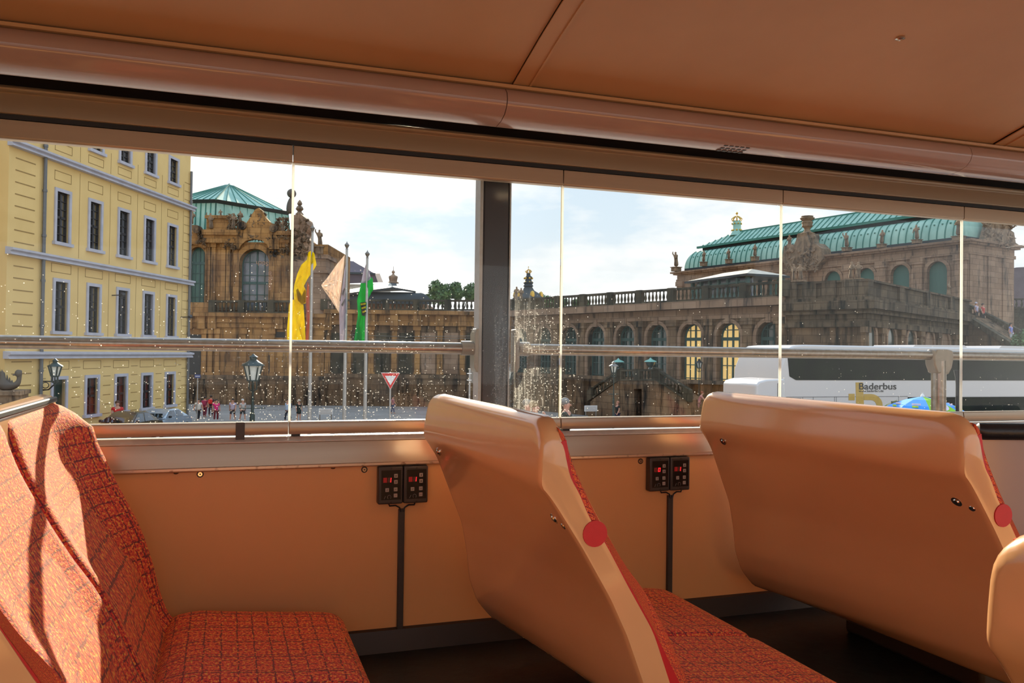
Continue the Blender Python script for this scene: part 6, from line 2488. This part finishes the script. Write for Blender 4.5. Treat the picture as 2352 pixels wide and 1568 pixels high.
b.build('roof_unit', M['white'], co, smooth=False)
b = MB()
b.box(cxu(1806), cxu(2085), -.006, .01, cz_(1950, 911.5), cz_(1950, 910))
for px in (1806, 1844, 1868, 1917, 1921, 2016, 2064):
    b.box(cxu(px) - .008, cxu(px) + .008, -.006, .01, .5, cz_(1950, 911))
b.build('panel_joints', M['line'], co, smooth=False)
b = MB()
b.box(cxu(1811), cxu(1840), -.006, .01, cz_(1825, 933), cz_(1825, 914))
g = b.build('grille', M['line'], co, smooth=False)
b = MB()
for i in range(9):
    x_ = cxu(1812) + (cxu(1839) - cxu(1812)) * i / 9
    b.box(x_, x_ + .022, -.012, 0, cz_(1825, 932), cz_(1825, 915))
b.build('slats', M['signwhite'], g, smooth=False)
b = MB()
b.box(cxu(2047), cxu(2066), -.008, .01, cz_(2050, 931), cz_(2050, 921))
b.build('number_plate_box', M['darkgrey'], co, smooth=False)
# gold b
b = MB()
G = lambda x, y: (cxu(x, y), cz_(x, y))
b.prism([G(1965, 878), G(1982, 878), G(1984, 930), G(1990, 940), G(2000, 944), G(2000, 952), G(1980, 950), G(1970, 940), G(1966, 925)], -.008, .01)
b.prism([G(1949, 904), G(1963, 904), G(1963, 919), G(1949, 919)], -.008, .01)
outer = [G(1984, 904.5), G(2000, 904.5)] + [G(2000 + 27 * sin(radians(a)), 931 - 26.5 * cos(radians(a))) for a in range(15, 91, 15)] + [G(2027, 955)]
inner = [G(2013, 955)] + [G(2000 + 13 * sin(radians(a)), 932 - 13.5 * cos(radians(a))) for a in range(90, 14, -15)] + [G(2000, 918.5), G(1984, 918.5)]
b.prism(outer + inner, -.008, .01)
b.build('gold_logo', M['busgold'], co, smooth=False)


def text(body, name, parent, m_, height, loc, rot=(pi / 2, 0, 0), width=None, bold=0.0):
    cu = bpy.data.curves.new(name, 'FONT')
    cu.body = body
    cu.extrude = 0.002
    cu.offset = bold
    cu.size = height
    cu.materials.append(m_)
    o = bpy.data.objects.new(name + '_outline', cu)
    COL.objects.link(o)
    bpy.context.view_layer.update()
    me = bpy.data.meshes.new_from_object(o.evaluated_get(bpy.context.evaluated_depsgraph_get()))
    me.name = name
    bpy.data.objects.remove(o)
    bpy.data.curves.remove(cu)
    wd = max(v.co.x for v in me.vertices) - min(v.co.x for v in me.vertices)
    o = mesh_obj(name, me, parent, loc)
    o.rotation_euler = rot
    if width:
        o.scale = (width / wd, 1, 1)
    return o


w_ = cxu(2057) - cxu(1971)
text('Baderbus', 'lettering', co, M['ink'], (cz_(2010, 879) - cz_(2010, 894)) * 1.42, (cxu(1971), -.012, cz_(1971, 894)), width=w_, bold=.003)
text('www.baderbus.de', 'web_address', co, M['ink'], (cz_(2010, 895) - cz_(2010, 900)) * 1.5, (cxu(1972), -.012, cz_(1972, 900)), width=cxu(2029) - cxu(1972), bold=0.0)
for x in (1.6, LC - 3.2):
    b = MB()
    b.tube([(x, -.02, .5), (x, .3, .5)], .5, 20)
    b.build('wheel', M['tyre'], co)

# white van beside it
p = at_depth(1738, 872, 24.2)
vt = thing('van', 'white van in front of the coach, mostly hidden by the right seat back', 'van', (p.x, p.y, ZN))
hv = p.z - ZN
b = MB()
b.prism([(0.0, .35), (0.0, hv - .16), (.10, hv - .06), (.35, hv), (1.0, hv + .03), (1.0, .35)], 0, 1.75)
b.build('body', M['white'], vt, bevel=.05, segs=3)
b = MB()
b.box(.72, .80, -.01, .02, .8, hv - .1)
b.build('side_strip', M['line'], vt, smooth=False)
for y_ in (-.02, 1.55):
    b = MB()
    b.tube([(.5, y_, .33), (.5, y_ + .22, .33)], .33, 16)
    b.build('wheel', M['tyre'], vt)

# parasol
DP = 22 * 1.02
p = at_depth(2119, 908, DP)
pt = thing('parasol', 'blue and lime green advertising parasol in front of the coach', 'parasol', (p.x, p.y, ZN))
hp = p.z - ZN
k = DP / FPX
RP = 97 * k
prof = [(0.0, hp - 2 * k), (.35 * RP, hp - 9 * k), (.7 * RP, hp - 22 * k), (RP, hp - 39 * k)]
for i in range(8):
    a0_, a1_ = 2 * pi * i / 8 - pi / 2 - 1.40, 2 * pi * (i + 1) / 8 - pi / 2 - 1.40
    b = MB()
    for (r0, z0_), (r1, z1_) in zip(prof, prof[1:]):
        for s_ in range(4):
            t0_, t1_ = s_ / 4, (s_ + 1) / 4
            sag = lambda t_, r_: -.05 * RP * 4 * t_ * (1 - t_) * r_ / RP * .6
            pt_ = lambda r_, z_, t_: ((r_ * ((1 - t_) * cos(a0_) + t_ * cos(a1_))), (r_ * ((1 - t_) * sin(a0_) + t_ * sin(a1_))), z_ + sag(t_, r_) * 0)
            b.poly([pt_(r0, z0_, t0_), pt_(r0, z0_, t1_), pt_(r1, z1_, t1_), pt_(r1, z1_, t0_)])
    lime = i in (1, 4, 6)
    o = b.build('canopy_panel', M['ugreen'] if lime else M['ublue'], pt, angle=60)
    b = MB()
    mid = (a0_ + a1_) / 2
    t_ = Vector((-sin(mid), cos(mid), 0))
    n_ = Vector((cos(mid), sin(mid), 0))
    if lime:
        c_ = n_ * (.70 * RP) + Vector((0, 0, hp - 22 * k))
        sl_v = (n_ * .3 * RP + Vector((0, 0, -17 * k))).normalized()
        up_ = t_.cross(sl_v)
        if up_.z < 0:
            up_ = -up_
        b.rings([[c_ + (t_ * cos(q * pi / 8) + sl_v * sin(q * pi / 8)) * rr_ * RP + up_ * .015 for q in range(16)] for rr_ in (.17, .10)], caps=False)
        b.build('round_print', M['upink'], o, smooth=False)
    else:
        for q, wd, m2 in ((.66, .19, 'upink'), (.76, .13, 'uyellow'), (.88, .26, 'uyellow')):
            b = MB()
            zz_ = hp - (22 + (q - .7) / .3 * 17) * k if q > .7 else hp - (9 + (q - .35) / .35 * 13) * k
            c_ = n_ * q * RP * .925 + Vector((0, 0, zz_ + .03))
            b.bar(c_ - t_ * wd * RP / 2, c_ + t_ * wd * RP / 2, .02, .045)
            b.build('printed_stripe', M[m2], o, smooth=False)
b = MB()
b.tube([(0, 0, 0), (0, 0, hp - .05)], .03, 8)
b.build('pole', M['polegrey'], pt)
b = MB()
b.lathe([(.05, -.03), (.05, .03), (.02, .05), (.02, .09)], (0, 0, hp - .02), 8)
b.build('tip', M['signwhite'], pt)

# etched lettering, seen from behind, on the first window pane
w3 = bpy.data.objects['window_2']
for body_, px, py, rot_, hh in (('Stich', 617, 601, (pi / 2, pi, 0), .0165), ('erlbnen', 617, 622, (pi / 2, pi / 2, 0), .0165)):
    q = on_y(px, py, 2.2725)
    text(body_, 'etched_lettering', w3, M['etch'], hh, (q.x, 2.2722, q.z), rot_)
